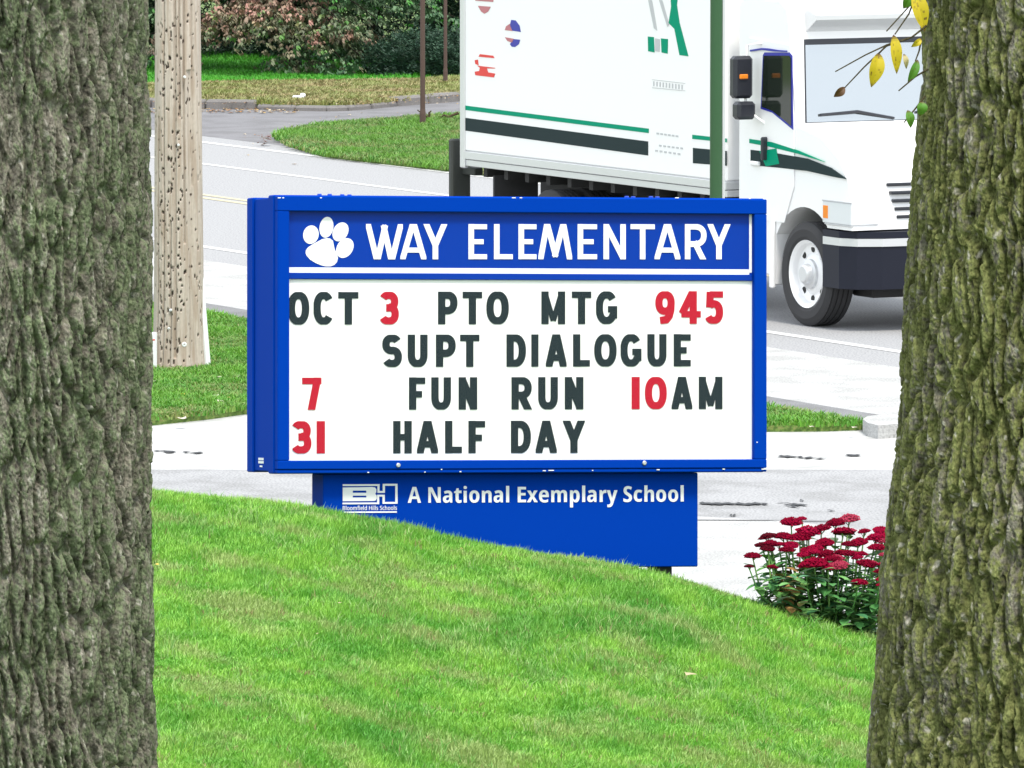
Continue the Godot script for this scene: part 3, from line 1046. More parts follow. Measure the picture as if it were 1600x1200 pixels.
func make_sign() -> void:
	sign_o = at(816, 520, 38.1)
	var turn := deg_to_rad(17.0)
	# the whole sign leans back a little with the slope that it stands on
	var stance := Basis(Vector3.RIGHT, -PITCH) * Basis(Vector3.UP, turn)
	sign_e = stance.x
	sign_u = stance.y
	sign_n = stance.z
	var tl := face_at(432, 304)
	var br := face_at(1200, 738)
	var ground_y := hill(sign_o.x, -sign_o.z)
	var base := Vector3(sign_o.x, ground_y, sign_o.z)
	# everything of the sign is drawn in its own plane: x along the face, y up, z towards the reader
	sign_place = Transform3D(Basis(sign_e, sign_u, sign_n), sign_o - base)
	var sign := thing("school_sign", "large blue school sign cabinet with white message board on a blue base panel", "sign", base)
	var x0 := tl.x
	var x1 := br.x
	var y0 := br.y
	var y1 := tl.y
	var inner_tl := face_at(449, 330, 0.04)
	var inner_br := face_at(1175, 717.5, 0.04)
	var depth := 0.58
	# cabinet: front frame, recessed side panel, rear frame
	var s := Shape.new()
	s.box(Vector3(x0 + 0.014, y0 + 0.012, -depth + 0.12), Vector3(x1 - 0.014, y1 - 0.012, -0.165), 0.003, sign_place)
	put(s, "cabinet", M.blue, sign)
	s = Shape.new()
	s.box(Vector3(x0 + 0.004, y0 + 0.004, -depth), Vector3(x1 - 0.004, y1 - 0.004, -depth + 0.112), 0.006, sign_place)
	put(s, "rear_frame", M.blue, sign)
	s = Shape.new()
	s.box(Vector3(x0, y0, -0.157), Vector3(x1, y1, -0.06), 0.006, sign_place)
	put(s, "front_frame", M.blue, sign)
	# hinged face frame round the two panels
	var door := Shape.new()
	var g := 0.006
	var mid_top := face_at(800, 427.5, 0.02).y
	var mid_low := face_at(800, 437.5, 0.02).y
	door.box(Vector3(x0 + g, inner_br.y, -0.056), Vector3(inner_tl.x, inner_tl.y, 0.0), 0.004, sign_place)
	door.box(Vector3(inner_br.x, inner_br.y, -0.056), Vector3(x1 - g, inner_tl.y, 0.0), 0.004, sign_place)
	door.box(Vector3(x0 + g, inner_tl.y, -0.056), Vector3(x1 - g, y1 - g, 0.001), 0.004, sign_place)
	door.box(Vector3(x0 + g, y0 + 0.022, -0.056), Vector3(x1 - g, inner_br.y, 0.001), 0.004, sign_place)
	door.box(Vector3(x0 + g, y0 + 0.003, -0.056), Vector3(x1 - g, y0 + 0.019, -0.004), 0.003, sign_place)
	put(door, "face_frame", M.blue, sign)
	s = Shape.new()
	s.box(Vector3(inner_tl.x, mid_low, -0.05), Vector3(inner_br.x, mid_top, -0.026), 0.003, sign_place)
	put(s, "divider", M.blue_face, sign)
	s = Shape.new()
	s.box(Vector3(inner_tl.x, mid_top, -0.055), Vector3(inner_br.x, inner_tl.y, -0.036), 0.0, sign_place)
	var header := put(s, "heading_panel", M.blue_face, sign)
	s = Shape.new()
	s.box(Vector3(inner_tl.x, inner_br.y, -0.055), Vector3(inner_br.x, mid_low, -0.04), 0.0, sign_place)
	var board := put(s, "message_board", M.board, sign)
	s = Shape.new()
	var cover := [Vector3(inner_tl.x, inner_br.y, -0.022), Vector3(inner_br.x, inner_br.y, -0.022), Vector3(inner_br.x, mid_low, -0.022), Vector3(inner_tl.x, mid_low, -0.022)]
	s.quad(sign_place * cover[0], sign_place * cover[1], sign_place * cover[2], sign_place * cover[3])
	put(s, "clear_cover", M.glass, sign)
	# heading: white rule, paw and words
	var zf := -0.036
	s = Shape.new()
	face_rect(s, 449, 421, 1170.5, 426, zf, zf + 0.002, 0, 0.036)
	put(s, "white_rule", M.white_print, header)
	s = Shape.new()
	face_rect(s, 1170.5, 333, 1174.5, 426, zf, zf + 0.002, 0, 0.036)
	put(s, "white_rule", M.white_print, header)
	s = Shape.new()
	for toe in [[457, 315, 44, 53, 12], [545, 273, 39, 60, 10], [625, 299, 42, 57, 28], [650, 391, 45, 60, 32]]:
		var ring := PackedVector2Array()
		for i in 26:
			var a := TAU * i / 26.0
			var q := Vector2(cos(a) * toe[2], sin(a) * toe[3]).rotated(deg_to_rad(toe[4])) + Vector2(toe[0], toe[1])
			ring.append(face_at(360 + q.x / 3.636, 280 + q.y / 3.636, 0.036))
		s.prism(ring, zf, zf + 0.002, sign_place)
	var pad := PackedVector2Array()
	for q in [[428, 405], [440, 388], [470, 368], [500, 352], [520, 341], [545, 335], [566, 337], [582, 350], [586, 372], [592, 398], [605, 425], [610, 448], [605, 470], [590, 487], [568, 495], [540, 495], [512, 488], [480, 474], [452, 456], [434, 436], [427, 420]]:
		pad.append(face_at(360 + q[0] / 3.636, 280 + q[1] / 3.636, 0.036))
	s.prism(pad, zf, zf + 0.002, sign_place)
	put(s, "paw_emblem", M.white_print, header)
	for l in [["W", 571.8, 629], ["A", 625.4, 665.8], ["Y", 661, 699], ["E", 731.8, 760.7], ["L", 771.7, 801], ["E", 810, 838], ["m", 841, 893.6], ["E", 902.4, 932.6], ["N", 942.8, 977.5], ["T", 985, 1022.8], ["A", 1022.6, 1062.7], ["R", 1070, 1104.5], ["Y", 1104.5, 1141.6]]:
		s = Shape.new()
		var a := face_at(l[1], 405, 0.036)
		var b := face_at(l[2], 350.3, 0.036)
		add_letter(s, l[0], a.x, a.y, b.x - a.x, b.y - a.y, 0.0285, zf + 0.0004 * (1 if l[0] in "AY" else 0), 0.003, sign_place)
		put(s, "heading_letter", M.white_print, header)
	# locks, lifting bolts, maker's label
	for p in [[622, 727], [1006.5, 723.5]]:
		s = Shape.new()
		var c := face_at(p[0], p[1])
		s.lathe(PackedVector2Array([Vector2(0.011, 0), Vector2(0.011, 0.006), Vector2(0.008, 0.008), Vector2(0, 0.008)]), sign_place * Transform3D(Basis(Vector3.RIGHT, PI / 2), Vector3(c.x, c.y, 0.001)), 16)
		put(s, "lock", M.steel, sign)
	for p in [[523, 0.0], [539, 0.0], [563, 0.05], [577, 0.08], [1006, 0.0], [1021, 0.05], [1044, 0.0], [1059, 0.05]]:
		s = Shape.new()
		var c := face_at(p[0], 304)
		var o: Vector3 = Vector3(c.x, y1 - 0.006, -0.28 - p[1])
		s.lathe(PackedVector2Array([Vector2(0.016, -0.012), Vector2(0.016, 0.0), Vector2(0.012, 0.0), Vector2(0.012, 0.016), Vector2(0.01, 0.019), Vector2(0, 0.019)]), sign_place * Transform3D(Basis(), o), 6)
		put(s, "bolt", M.bolt, sign)
	var label := Shape.new()
	var lx := x0 + 0.0135
	for r in [[0.0, 0.10, 0.012], [0.016, 0.10, 0.012], [0.034, 0.05, 0.008]]:
		for k in 7:
			var w: float = r[1] / 7.0
			var z: float = -0.34 - r[1] / 2 + w * k
			label.box(Vector3(lx - 0.001, y0 + 0.065 - r[0], z), Vector3(lx + 0.002, y0 + 0.065 - r[0] + r[2], z + w * 0.86), 0.0, sign_place)
	put(label, "maker_label", M.white_print, sign)
	# chipped paint along the edges of the face frame
	var chips := Shape.new()
	for p in [[574, 738, 3], [663, 737.5, 2], [689, 733.5, 2], [718, 737, 3], [848, 735.5, 5], [857, 735, 9], [925, 735, 2], [1026, 734, 5], [1129, 733, 4], [1190, 733, 8], [434, 309, 5], [441, 309, 3], [500, 309, 3], [800, 309, 6], [812, 309, 4], [1055, 309, 6], [1170, 310, 3], [1182, 691, 2]]:
		var c := face_at(p[0], p[1])
		chips.box(Vector3(c.x, c.y - 0.0022, -0.003), Vector3(c.x + p[2] * 0.0031, c.y + 0.0022, 0.0017), 0.0, sign_place)
	put(chips, "paint_chips", M.white_print, sign).set_meta("kind", "stuff")
	# base panel below the cabinet, set back from its face
	var back := 0.09
	var p0 := face_at(505, 741, back)
	var p1 := face_at(1090.5, 885.5, back)
	s = Shape.new()
	var low := p1.y
	s.box(Vector3(p0.x, low, -back - 0.21), Vector3(p1.x, y0 - 0.001, -back), 0.005, sign_place)
	var panel := put(s, "base_panel", M.blue, sign)
	for x in [p0.x + 0.28, p1.x - 0.17]:
		s = Shape.new()
		s.box(Vector3(x - 0.05, low - 0.75, -back - 0.15), Vector3(x + 0.05, low, -back - 0.05), 0.004, sign_place)
		put(s, "post", M.guard_dark, sign)
	var zb := -back
	s = Shape.new()
	var t0 := face_at(637, 787, back)
	var t1 := face_at(1068, 762, back)
	add_text(s, "A National Exemplary School", t0.x, t1.x, t0.y, 0.0765, zb, true, sign_place)
	put(s, "motto_lettering", M.white_print, panel)
	# district emblem
	s = Shape.new()
	var n := 0
	for r in [[493, 235, 1005, 262], [975, 262, 1003, 332], [975, 330, 1078, 357], [1048, 258, 1078, 330], [1048, 230, 1253, 258], [1222, 258, 1253, 482], [1045, 482, 1253, 508], [1045, 408, 1075, 482], [970, 382, 1075, 408], [970, 408, 998, 490], [490, 490, 998, 515], [497, 612, 1243, 635]]:
		face_rect(s, 480 + r[0] / 8.889, 730 + r[1] / 8.889, 480 + r[2] / 8.889, 730 + r[3] / 8.889, zb, zb + 0.002 + 0.0001 * n, 0, back)
		n += 1
	# the block letter, left open at its two bars
	for part in [[[493, 282], [632, 280], [632, 471], [493, 472]], [[632, 280], [820, 277], [820, 325], [632, 325]], [[632, 355], [820, 355], [820, 395], [632, 395]], [[632, 420], [820, 420], [820, 469], [632, 471]], [[820, 277], [900, 275], [940, 282], [960, 305], [958, 345], [943, 370], [962, 392], [966, 430], [952, 460], [930, 468], [820, 469]]]:
		var poly := PackedVector2Array()
		for q in part:
			poly.append(face_at(480 + q[0] / 8.889, 730 + q[1] / 8.889, back))
		s.prism(poly, zb, zb + 0.002, sign_place)
	var e0 := face_at(535.5, 797.3, back)
	var e1 := face_at(620, 790, back)
	add_text(s, "Bloomfield Hills Schools", e0.x, e1.x, e0.y, 0.0205, zb, false, sign_place)
	put(s, "district_emblem", M.white_print, panel)


func marquee_letters() -> void:
	# loose letters standing in the rails of the message board
	var lines := [
		[[455.5, 506.5], [["O", 449.6, 483.2, "black letter O opening the word OCT on the top line of the message board"], ["C", 490, 521.4, "black letter C in the middle of OCT on the message board"], ["T", 528.6, 560, "black letter T closing the word OCT on the message board"], ["3", 594.3, 623.2, "red numeral 3 after OCT on the top line of the message board"], ["P", 684.5, 714.8, "black letter P opening PTO on the top line of the message board"], ["T", 723, 753.3, "black letter T in the middle of PTO on the message board"], ["O", 760, 795, "black letter O closing PTO on the message board"], ["M", 846, 883, "black letter M opening MTG on the top line of the message board"], ["T", 893.6, 923.8, "black letter T in the middle of MTG on the message board"], ["G", 931.3, 964.3, "black letter G closing MTG on the message board"], ["9", 1024, 1054.2, "red numeral 9 opening 945 on the message board"], ["4", 1061.4, 1095, "red numeral 4 in the middle of 945 on the message board"], ["5", 1102.6, 1129.8, "red numeral 5 closing 945 on the message board"]]],
		[[522.5, 573], [["S", 597, 628, "black letter S opening SUPT on the second line of the message board"], ["U", 637.2, 668, "black letter U in SUPT on the second line of the message board"], ["P", 681.2, 712, "black letter P in SUPT on the second line of the message board"], ["T", 719, 749, "black letter T closing SUPT on the second line of the message board"], ["D", 791.5, 821.8, "black letter D opening DIALOGUE on the message board"], ["I", 830.3, 841.3, "black letter I in DIALOGUE on the message board"], ["A", 852.9, 885.3, "black letter A in DIALOGUE on the message board"], ["L", 895.5, 921.6, "black letter L in DIALOGUE on the message board"], ["O", 928.5, 963.4, "black letter O in DIALOGUE on the message board"], ["G", 969.8, 1002.2, "black letter G in DIALOGUE on the message board"], ["U", 1011.6, 1041.3, "black letter U in DIALOGUE on the message board"], ["E", 1052.8, 1079.2, "black letter E closing DIALOGUE on the message board"]]],
		[[589.2, 639.8], [["7", 472.2, 502.2, "red numeral 7 alone at the start of the third line"], ["F", 639.1, 664.4, "black letter F opening FUN on the third line of the message board"], ["U", 674, 704.6, "black letter U in the middle of FUN on the message board"], ["N", 716.7, 745.6, "black letter N closing FUN on the message board"], ["R", 799.3, 831.4, "black letter R opening RUN on the third line of the message board"], ["U", 841, 871.6, "black letter U in the middle of RUN on the message board"], ["N", 882.6, 911.5, "black letter N closing RUN on the message board"], ["1", 987, 999.5, "plain red bar numeral 1 of the 10 before AM"], ["0", 1007.7, 1041.8, "red round numeral 0 of the 10 before AM"], ["A", 1049.5, 1081.7, "black letter A of AM on the third line"], ["M", 1092, 1128.7, "black letter M of AM at the end of the third line"]]],
		[[657.3, 708], [["3", 457, 486.5, "red numeral 3 of 31 on the bottom line"], ["1", 494.8, 507.7, "red bar numeral 1 of 31 on the bottom line"], ["H", 614.4, 643.3, "black letter H opening HALF on the bottom line of the message board"], ["A", 651.5, 684.5, "black letter A of HALF on the bottom line of the message board"], ["L", 695.5, 721.7, "black letter L of HALF on the bottom line of the message board"], ["F", 732, 758, "black letter F closing HALF on the bottom line of the message board"], ["D", 798.4, 829.5, "black letter D opening DAY on the bottom line of the message board"], ["A", 837, 870, "black letter A in the middle of DAY on the bottom line"], ["Y", 879.6, 914, "black letter Y closing DAY on the bottom line"]]],
	]
	var names := {"0": "numeral", "1": "numeral", "3": "numeral", "4": "numeral", "5": "numeral", "7": "numeral", "9": "numeral"}
	for line in lines:
		for l in line[1]:
			var red: bool = names.has(l[0])
			var lean: float = (float(l[1]) - 800.0) / 400.0   # the right-hand letters stand a touch higher in their rails
			var a := face_at(l[1], line[0][1] - lean * 0.8, 0.038)
			var b := face_at(l[2], line[0][0] - lean * 0.8, 0.038)
			var o := sign_place * Vector3((a.x + b.x) / 2, a.y, -0.038) + Vector3(sign_o.x, hill(sign_o.x, -sign_o.z), sign_o.z)
			var place := Transform3D(sign_place.basis, Vector3.ZERO)
			var s := Shape.new()
			add_letter(s, l[0], -(b.x - a.x) / 2, 0.0, b.x - a.x, b.y - a.y, 0.0375, -0.0015, 0.003, place)
			var m := put(s, "numeral_panel" if red else "letter_panel", M.letter_red if red else M.letter_black, self, Transform3D(Basis(), o))
			tag(m, l[3], "numeral" if red else "letter", "changeable letters on the message board")


# ---------------------------------------------------------------- the delivery truck
var truck_o := Vector3.ZERO


func side_at(px: float, py: float, out := 0.0) -> Vector2:
	# place on the truck's near side (or on a plane that far outside it): metres ahead of the front tyre's foot, metres up
	var p := on_plane(px, py, truck_o + ROAD_RIGHT * out, ROAD_RIGHT) - truck_o
	return Vector2(p.dot(ROAD), p.y)


func side_poly(points: Array, out := 0.0) -> PackedVector2Array:
	var p := PackedVector2Array()
	for q in points:
		p.append(side_at(q[0], q[1], out))
	return p


func wheel_parts(truck: Node3D, x: float, z: float, facing: float, double_tyre: bool) -> void:
	var w := Node3D.new()
	w.position = Vector3(x, 0.49, z)
	add_named(w, "wheel", truck)
	var turn := Transform3D(Basis(Vector3.RIGHT, PI / 2 * facing), Vector3.ZERO)
	for k in 2 if double_tyre else 1:
		var s := Shape.new()
		var o := -0.27 - 0.33 * k
		var tyre := PackedVector2Array([Vector2(0.31, o), Vector2(0.33, o - 0.01), Vector2(0.42, o - 0.012), Vector2(0.465, o + 0.012)])
		for g in 4:
			var a := o + 0.03 + 0.054 * g
			tyre.append_array([Vector2(0.488, a), Vector2(0.49, a + 0.02), Vector2(0.488, a + 0.04), Vector2(0.476, a + 0.043), Vector2(0.476, a + 0.051)])
		tyre.append_array([Vector2(0.486, o + 0.25), Vector2(0.465, o + 0.262), Vector2(0.42, o + 0.282), Vector2(0.35, o + 0.276), Vector2(0.325, o + 0.262), Vector2(0.312, o + 0.25)])
		s.lathe(tyre, turn, 48)
		put(s, "tyre", M.rubber, w)
	var rim := Shape.new()
	rim.lathe(PackedVector2Array([Vector2(0.30, -0.25), Vector2(0.30, -0.04), Vector2(0.322, -0.012), Vector2(0.318, -0.002), Vector2(0.29, -0.03), Vector2(0.272, -0.075), Vector2(0.2, -0.085), Vector2(0.16, -0.06), Vector2(0.14, -0.055)] if not double_tyre else [Vector2(0.30, -0.25), Vector2(0.322, -0.012), Vector2(0.318, -0.002), Vector2(0.28, -0.05), Vector2(0.25, -0.2), Vector2(0.15, -0.22)]), turn, 40)
	put(rim, "rim", M.truck_white, w)
	var hub := Shape.new()
	hub.lathe(PackedVector2Array([Vector2(0.145, -0.07), Vector2(0.14, -0.03), Vector2(0.1, -0.02), Vector2(0.09, 0.02), Vector2(0.07, 0.035), Vector2(0, 0.035)]), turn, 24)
	put(hub, "hub", M.aluminium, w)
	for i in 8:
		var a := TAU * i / 8.0
		var hole := Shape.new()
		hole.lathe(PackedVector2Array([Vector2(0.036, 0.0), Vector2(0.034, 0.004), Vector2(0, 0.004)]), turn * Transform3D(Basis(), Vector3(cos(a) * 0.236, -0.082, sin(a) * 0.236)), 12)
		put(hole, "hand_hole", M.chassis, w)


func make_truck() -> void:
	truck_o = on_ground(1275, 513)
	var t := thing("box_truck", "white box truck with green and dark stripes driving along the road behind the sign", "truck", truck_o)
	t.basis = Basis(ROAD, Vector3.UP, ROAD_RIGHT)
	var s := Shape.new()
	# cargo box
	s.box(Vector3(-7.12, 1.27, -2.42), Vector3(-1.72, 3.85, 0.0), 0.02)
	var cargo := put(s, "cargo_box", M.truck_white, t)
	for z in [-2.44, -0.035]:
		s = Shape.new()
		s.box(Vector3(-7.2, 1.1, z), Vector3(-7.1, 3.85, z + 0.055), 0.012)
		put(s, "corner_post", M.aluminium, cargo)
	s = Shape.new()
	s.box(Vector3(-7.1, 1.195, -2.43), Vector3(-1.7, 1.272, 0.012), 0.004)
	s.box(Vector3(-7.1, 1.125, -2.42), Vector3(-1.7, 1.189, 0.0), 0.004)
	put(s, "bottom_rail", M.aluminium, cargo)
	# stripes and emblems printed on the side
	var print_z := 0.0015
	var stripes := [
		["green_stripe", M.stripe_green, [[724, 164.5], [1014, 201], [1014, 208], [724, 171.5]]],
		["green_stripe", M.stripe_green, [[1082, 210.5], [1136, 216.5], [1136, 222.5], [1082, 217]]],
		["dark_stripe", M.stripe_dark, [[727, 184], [1013, 221], [1013, 243], [727, 204]]],
		["dark_stripe", M.stripe_dark, [[1083, 231], [1136, 236], [1136, 259], [1083, 255]]],
		["letter_leg", M.stripe_green, [[1012.5, 57], [1022, 58], [1023, 82], [1013, 80]]],
		["letter_leg", M.stripe_green, [[1033, 60], [1044, 61], [1043.5, 84], [1034, 82]]],
		["letter_leg", M.stripe_green, [[1046, -30], [1062, -30], [1058, 8], [1062, 35], [1076, 88], [1062, 86], [1054, 45], [1045, 36], [1049, 10]]],
		["letter_leg", M.print_grey, [[1013, 0], [1019, 0], [1027, 48], [1022, 44]]],
		["letter_leg", M.print_grey, [[1030, 0], [1035, 0], [1046, 38], [1043, 42]]],
		["letter_leg", M.print_grey, [[1024, 60], [1031, 61], [1031, 81], [1024, 80]]],
	]
	for k in stripes:
		s = Shape.new()
		s.prism(side_poly(k[2]), print_z, print_z + 0.002)
		put(s, k[0], k[1], cargo)
	# small grey lines of lettering, too fine to read
	s = Shape.new()
	for row in [[1019, 124, 1071, 130, 0.8], [1019, 136.5, 1071, 141.5, 0.8]]:
		s.prism(side_poly([[row[0], row[1]], [row[2], row[3]], [row[2], row[3] + row[4]], [row[0], row[1] + row[4]]]), print_z, print_z + 0.002)
	for i in 10:
		var px := 1021.0 + i * 4.9
		var py := 127.0 + i * 0.6
		s.prism(side_poly([[px, py], [px + 1.6, py + 0.2], [px + 1.6, py + 7.6], [px, py + 7.4]]), print_z, print_z + 0.002)
	for row in [[1026, 207, 1062, 212], [1030, 226, 1070, 231], [1024, 234, 1066, 240]]:
		for i in 6:
			var px := lerpf(row[0], row[2], i / 6.0)
			var py := lerpf(row[1], row[3], i / 6.0)
			s.prism(side_poly([[px, py], [px + 4, py + 0.5], [px + 4, py + 3.2], [px, py + 2.7]]), print_z, print_z + 0.002)
	put(s, "fine_lettering", M.print_grey, cargo).set_meta("kind", "stuff")
	# round badge, split by a white band
	for half in [[M.print_blue, [[799, 31], [806, 32], [812, 40], [814, 50], [801, 48], [797, 40]]], [M.print_blue, [[803, 61], [813, 62], [811, 69], [805, 73.5], [800, 73], [797, 69]]], [M.print_pink, [[797, 37], [801, 48.5], [789, 47], [791, 41]]], [M.print_pink, [[789, 58], [803, 60.5], [801, 67], [793, 64]]]]:
		s = Shape.new()
		s.prism(side_poly(half[1]), print_z, print_z + 0.002)
		put(s, "round_badge", half[0], cargo)
	for piece in [[[750, 84.5], [771, 87], [773, 91], [748, 88.5]], [[742, 94], [747, 93], [748, 102], [743, 100]], [[746, 102.5], [774, 106], [774, 107], [761, 107], [763, 113], [774, 115], [772, 121], [743, 117.5], [742, 112], [749, 111], [750, 106]]]:
		s = Shape.new()
		s.prism(side_poly(piece), print_z, print_z + 0.002)
		put(s, "red_badge", M.print_red, cargo)
	for piece in [[[742, -22], [772, -20], [771, 3], [743, 1]], [[747, 9], [767, 10.5], [763, 18], [757, 21.5], [752, 18]]]:
		s = Shape.new()
		s.prism(side_poly(piece), print_z, print_z + 0.002)
		put(s, "shield_badge", M.print_pink, cargo)
	# frame, axles, rear gate
	s = Shape.new()
	for z in [-1.65, -0.85]:
		s.box(Vector3(-7.0, 0.78, z - 0.05), Vector3(0.2, 1.02, z + 0.05), 0.01)
	for k in 12:
		s.box(Vector3(-6.9 + 0.45 * k, 1.02, -2.3), Vector3(-6.82 + 0.45 * k, 1.12, -0.1), 0.0)
	s.box(Vector3(-5.55, 0.4, -1.9), Vector3(-5.3, 0.62, -0.55), 0.03)
	s.box(Vector3(-3.3, 0.5, -0.75), Vector3(-2.1, 1.0, -0.12), 0.05)
	s.box(Vector3(-0.75, 0.55, -1.85), Vector3(0.4, 1.3, -0.55), 0.05)
	s.box(Vector3(-0.35, 0.36, -1.95), Vector3(-0.15, 0.5, -0.4), 0.02)
	s.box(Vector3(0.05, 0.3, -2.0), Vector3(0.45, 0.75, -0.35), 0.02)
	put(s, "chassis", M.chassis, t)
	s = Shape.new()
	for z in [-2.42, -0.2]:
		s.box(Vector3(-7.45, 0.62, z), Vector3(-7.37, 1.38, z + 0.22), 0.015)
	s.box(Vector3(-7.44, 0.62, -2.3), Vector3(-7.38, 0.74, -0.1), 0.01)
	for z in [-2.3, -0.2]:
		s.box(Vector3(-7.4, 1.02, z), Vector3(-7.1, 1.1, z + 0.1), 0.01)
	put(s, "tail_gate", M.guard_dark, t)
	for z in [-2.15, -0.55]:
		s = Shape.new()
		s.box(Vector3(-6.6, 0.25, z), Vector3(-6.57, 1.05, z + 0.5), 0.0)
		put(s, "mud_flap", M.rubber, t)
	wheel_parts(t, -0.25, -0.03, 1.0, false)
	wheel_parts(t, -0.25, -2.37, -1.0, false)
	wheel_parts(t, -5.42, -0.06, 1.0, true)
	wheel_parts(t, -5.42, -2.36, -1.0, true)
	# cab and bonnet: one outline with the wheel arch cut out
	var arch := []
	for i in 13:
		var g := deg_to_rad(lerpf(49.0, 147.0, i / 12.0))
		arch.append(Vector2(-0.25 + 0.63 * cos(g), 0.49 + 0.63 * sin(g)))
	var cab := PackedVector2Array([Vector2(-1.5, 0.45), Vector2(-1.5, 2.95), Vector2(-1.4, 3.04), Vector2(-0.72, 3.02), Vector2(-0.6, 2.94), Vector2(-0.55, 2.72), Vector2(-0.41, 1.9), Vector2(-0.38, 1.86), Vector2(0.05, 1.78), Vector2(0.38, 1.6), Vector2(0.56, 1.38), Vector2(0.62, 1.1), Vector2(0.62, 0.95), Vector2(0.17, 0.95)])
	cab.append_array(PackedVector2Array(arch))
	cab.append_array(PackedVector2Array([Vector2(-0.785, 0.83), Vector2(-0.79, 0.36), Vector2(-0.9, 0.34), Vector2(-0.92, 0.45)]))
	s = Shape.new()
	s.prism(cab, -2.32, -0.02)
	var body := put(s, "cab", M.truck_white, t)
	# pale lip behind the wheel arch
	s = Shape.new()
	s.box(Vector3(-0.86, 0.32, -0.02), Vector3(-0.79, 1.02, 0.02), 0.012)
	put(s, "arch_lip", M.truck_white, body)
	# inner wheel housing
	s = Shape.new()
	s.box(Vector3(-0.8, 0.6, -0.5), Vector3(0.25, 1.16, -0.46), 0.0)
	s.box(Vector3(-0.8, 0.6, -1.94), Vector3(0.25, 1.16, -1.9), 0.0)
	put(s, "wheel_housing", M.chassis, t)
	# windscreen, lying on the slope between bonnet and roof
	var lean := Vector2(-0.55, 2.69) - Vector2(-0.41, 1.89)
	var up2 := lean.normalized()
	var out2 := Vector2(up2.y, -up2.x)
	var pane := Transform3D(Basis(Vector3(0, 0, -1), Vector3(up2.x, up2.y, 0), Vector3(out2.x, out2.y, 0)), Vector3(-0.41, 1.885, -1.17))
	s = Shape.new()
	s.prism(PackedVector2Array([Vector2(-1.06, 0.0), Vector2(1.06, 0.0), Vector2(1.0, 0.80), Vector2(-1.0, 0.80)]), 0.001, 0.006, pane)
	put(s, "windscreen_seal", M.black_plastic, body)
	s = Shape.new()
	s.prism(PackedVector2Array([Vector2(-1.045, 0.015), Vector2(1.045, 0.015), Vector2(0.99, 0.745), Vector2(-0.99, 0.745)]), 0.006, 0.010, pane)
	var screen := put(s, "windscreen", M.windscreen, t)
	for k in [[-0.9, 0.03, -0.1, 0.10], [0.15, 0.03, 0.95, 0.10]]:
		s = Shape.new()
		s.tube([pane * Vector3(k[0], k[1] + 0.05, 0.03), pane * Vector3((k[0] + k[2]) / 2, k[3] + 0.0, 0.035), pane * Vector3(k[2], k[1], 0.02)], [0.014, 0.016, 0.012], 6)
		put(s, "wiper", M.black_plastic, screen)
	# sun visor over the windscreen
	s = Shape.new()
	s.prism(PackedVector2Array([Vector2(-0.62, 2.86), Vector2(-0.56, 2.74), Vector2(-0.36, 2.86), Vector2(-0.36, 2.9), Vector2(-0.55, 2.96)]), -2.15, -0.2)
	put(s, "sun_visor", M.aluminium, body)
	# door with its window
	s = Shape.new()
	s.prism(PackedVector2Array([Vector2(-1.3, 0.95), Vector2(-0.62, 0.95), Vector2(-0.44, 1.3), Vector2(-0.44, 1.85), Vector2(-0.52, 2.62), Vector2(-1.3, 2.66)]), -0.018, -0.008)
	var door := put(s, "door", M.truck_white, t)
	s = Shape.new()
	s.prism(side_poly([[1191.5, 86], [1194, 82], [1233, 82], [1237.5, 87], [1238.5, 203], [1229, 195], [1206, 176], [1188, 170]]), -0.007, -0.003)
	put(s, "window_seal", M.print_blue, door)
	s = Shape.new()
	s.prism(side_poly([[1193, 87], [1233, 87], [1235.5, 91], [1236, 197], [1228, 190], [1206, 173], [1190, 167]]), -0.002, 0.001)
	put(s, "window", M.side_glass, door)
	s = Shape.new()
	s.box(Vector3(-1.22, 1.46, -0.006), Vector3(-1.06, 1.5, 0.025), 0.008)
	put(s, "door_handle", M.truck_white, door)
	s = Shape.new()
	s.prism(side_poly([[1172, 78], [1190, 75], [1200, 75.5], [1215, 78], [1229, 79], [1229, 81], [1210, 80.5], [1190, 78], [1172, 80.5]]), -0.018, 0.004)
	put(s, "rain_gutter", M.print_blue, body)
	# stripes on the cab side
	for k in [["green_stripe", M.stripe_green, [[1170, 217], [1205, 222], [1245, 235], [1287, 253], [1245, 240], [1200, 229], [1170, 223.5]]], ["dark_stripe", M.stripe_dark, [[1172, 234], [1205, 238], [1260, 248], [1296, 262], [1322, 280], [1300, 276], [1260, 267], [1215, 262], [1172, 258]]], ["green_letter", M.stripe_green, [[1186, 236], [1212, 232], [1217, 256], [1196, 260]]]]:
		s = Shape.new()
		s.prism(side_poly(k[2]), -0.0185 if k[0] != "green_letter" else -0.007, -0.004 if k[0] != "green_letter" else -0.002)
		put(s, k[0], k[1], body)
	# small vents and marks on the lower cab side
	s = Shape.new()
	for i in 5:
		s.prism(side_poly([[1196, 272 + i * 11], [1210, 273 + i * 11], [1210, 275 + i * 11], [1196, 274 + i * 11]]), -0.0185, -0.012)
	put(s, "side_marks", M.print_grey, body)
	# mirrors
	s = Shape.new()
	s.box(Vector3(-1.2, 2.1, 0.06), Vector3(-1.08, 2.5, 0.27), 0.03)
	var mirror := put(s, "mirror", M.black_plastic, t)
	s = Shape.new()
	s.box(Vector3(-1.085, 2.285, 0.13), Vector3(-1.06, 2.33, 0.22), 0.008)
	put(s, "side_lamp", M.amber, mirror)
	s = Shape.new()
	s.box(Vector3(-1.2, 1.9, 0.04), Vector3(-1.06, 2.07, 0.24), 0.03)
	put(s, "convex_mirror", M.black_plastic, mirror)
	s = Shape.new()
	s.tube([Vector3(-1.05, 2.62, -0.02), Vector3(-1.14, 2.6, 0.1), Vector3(-1.14, 2.0, 0.12), Vector3(-1.0, 1.86, -0.02)], [0.014, 0.014, 0.014, 0.014], 8)
	put(s, "mirror_arm", M.truck_white, mirror)
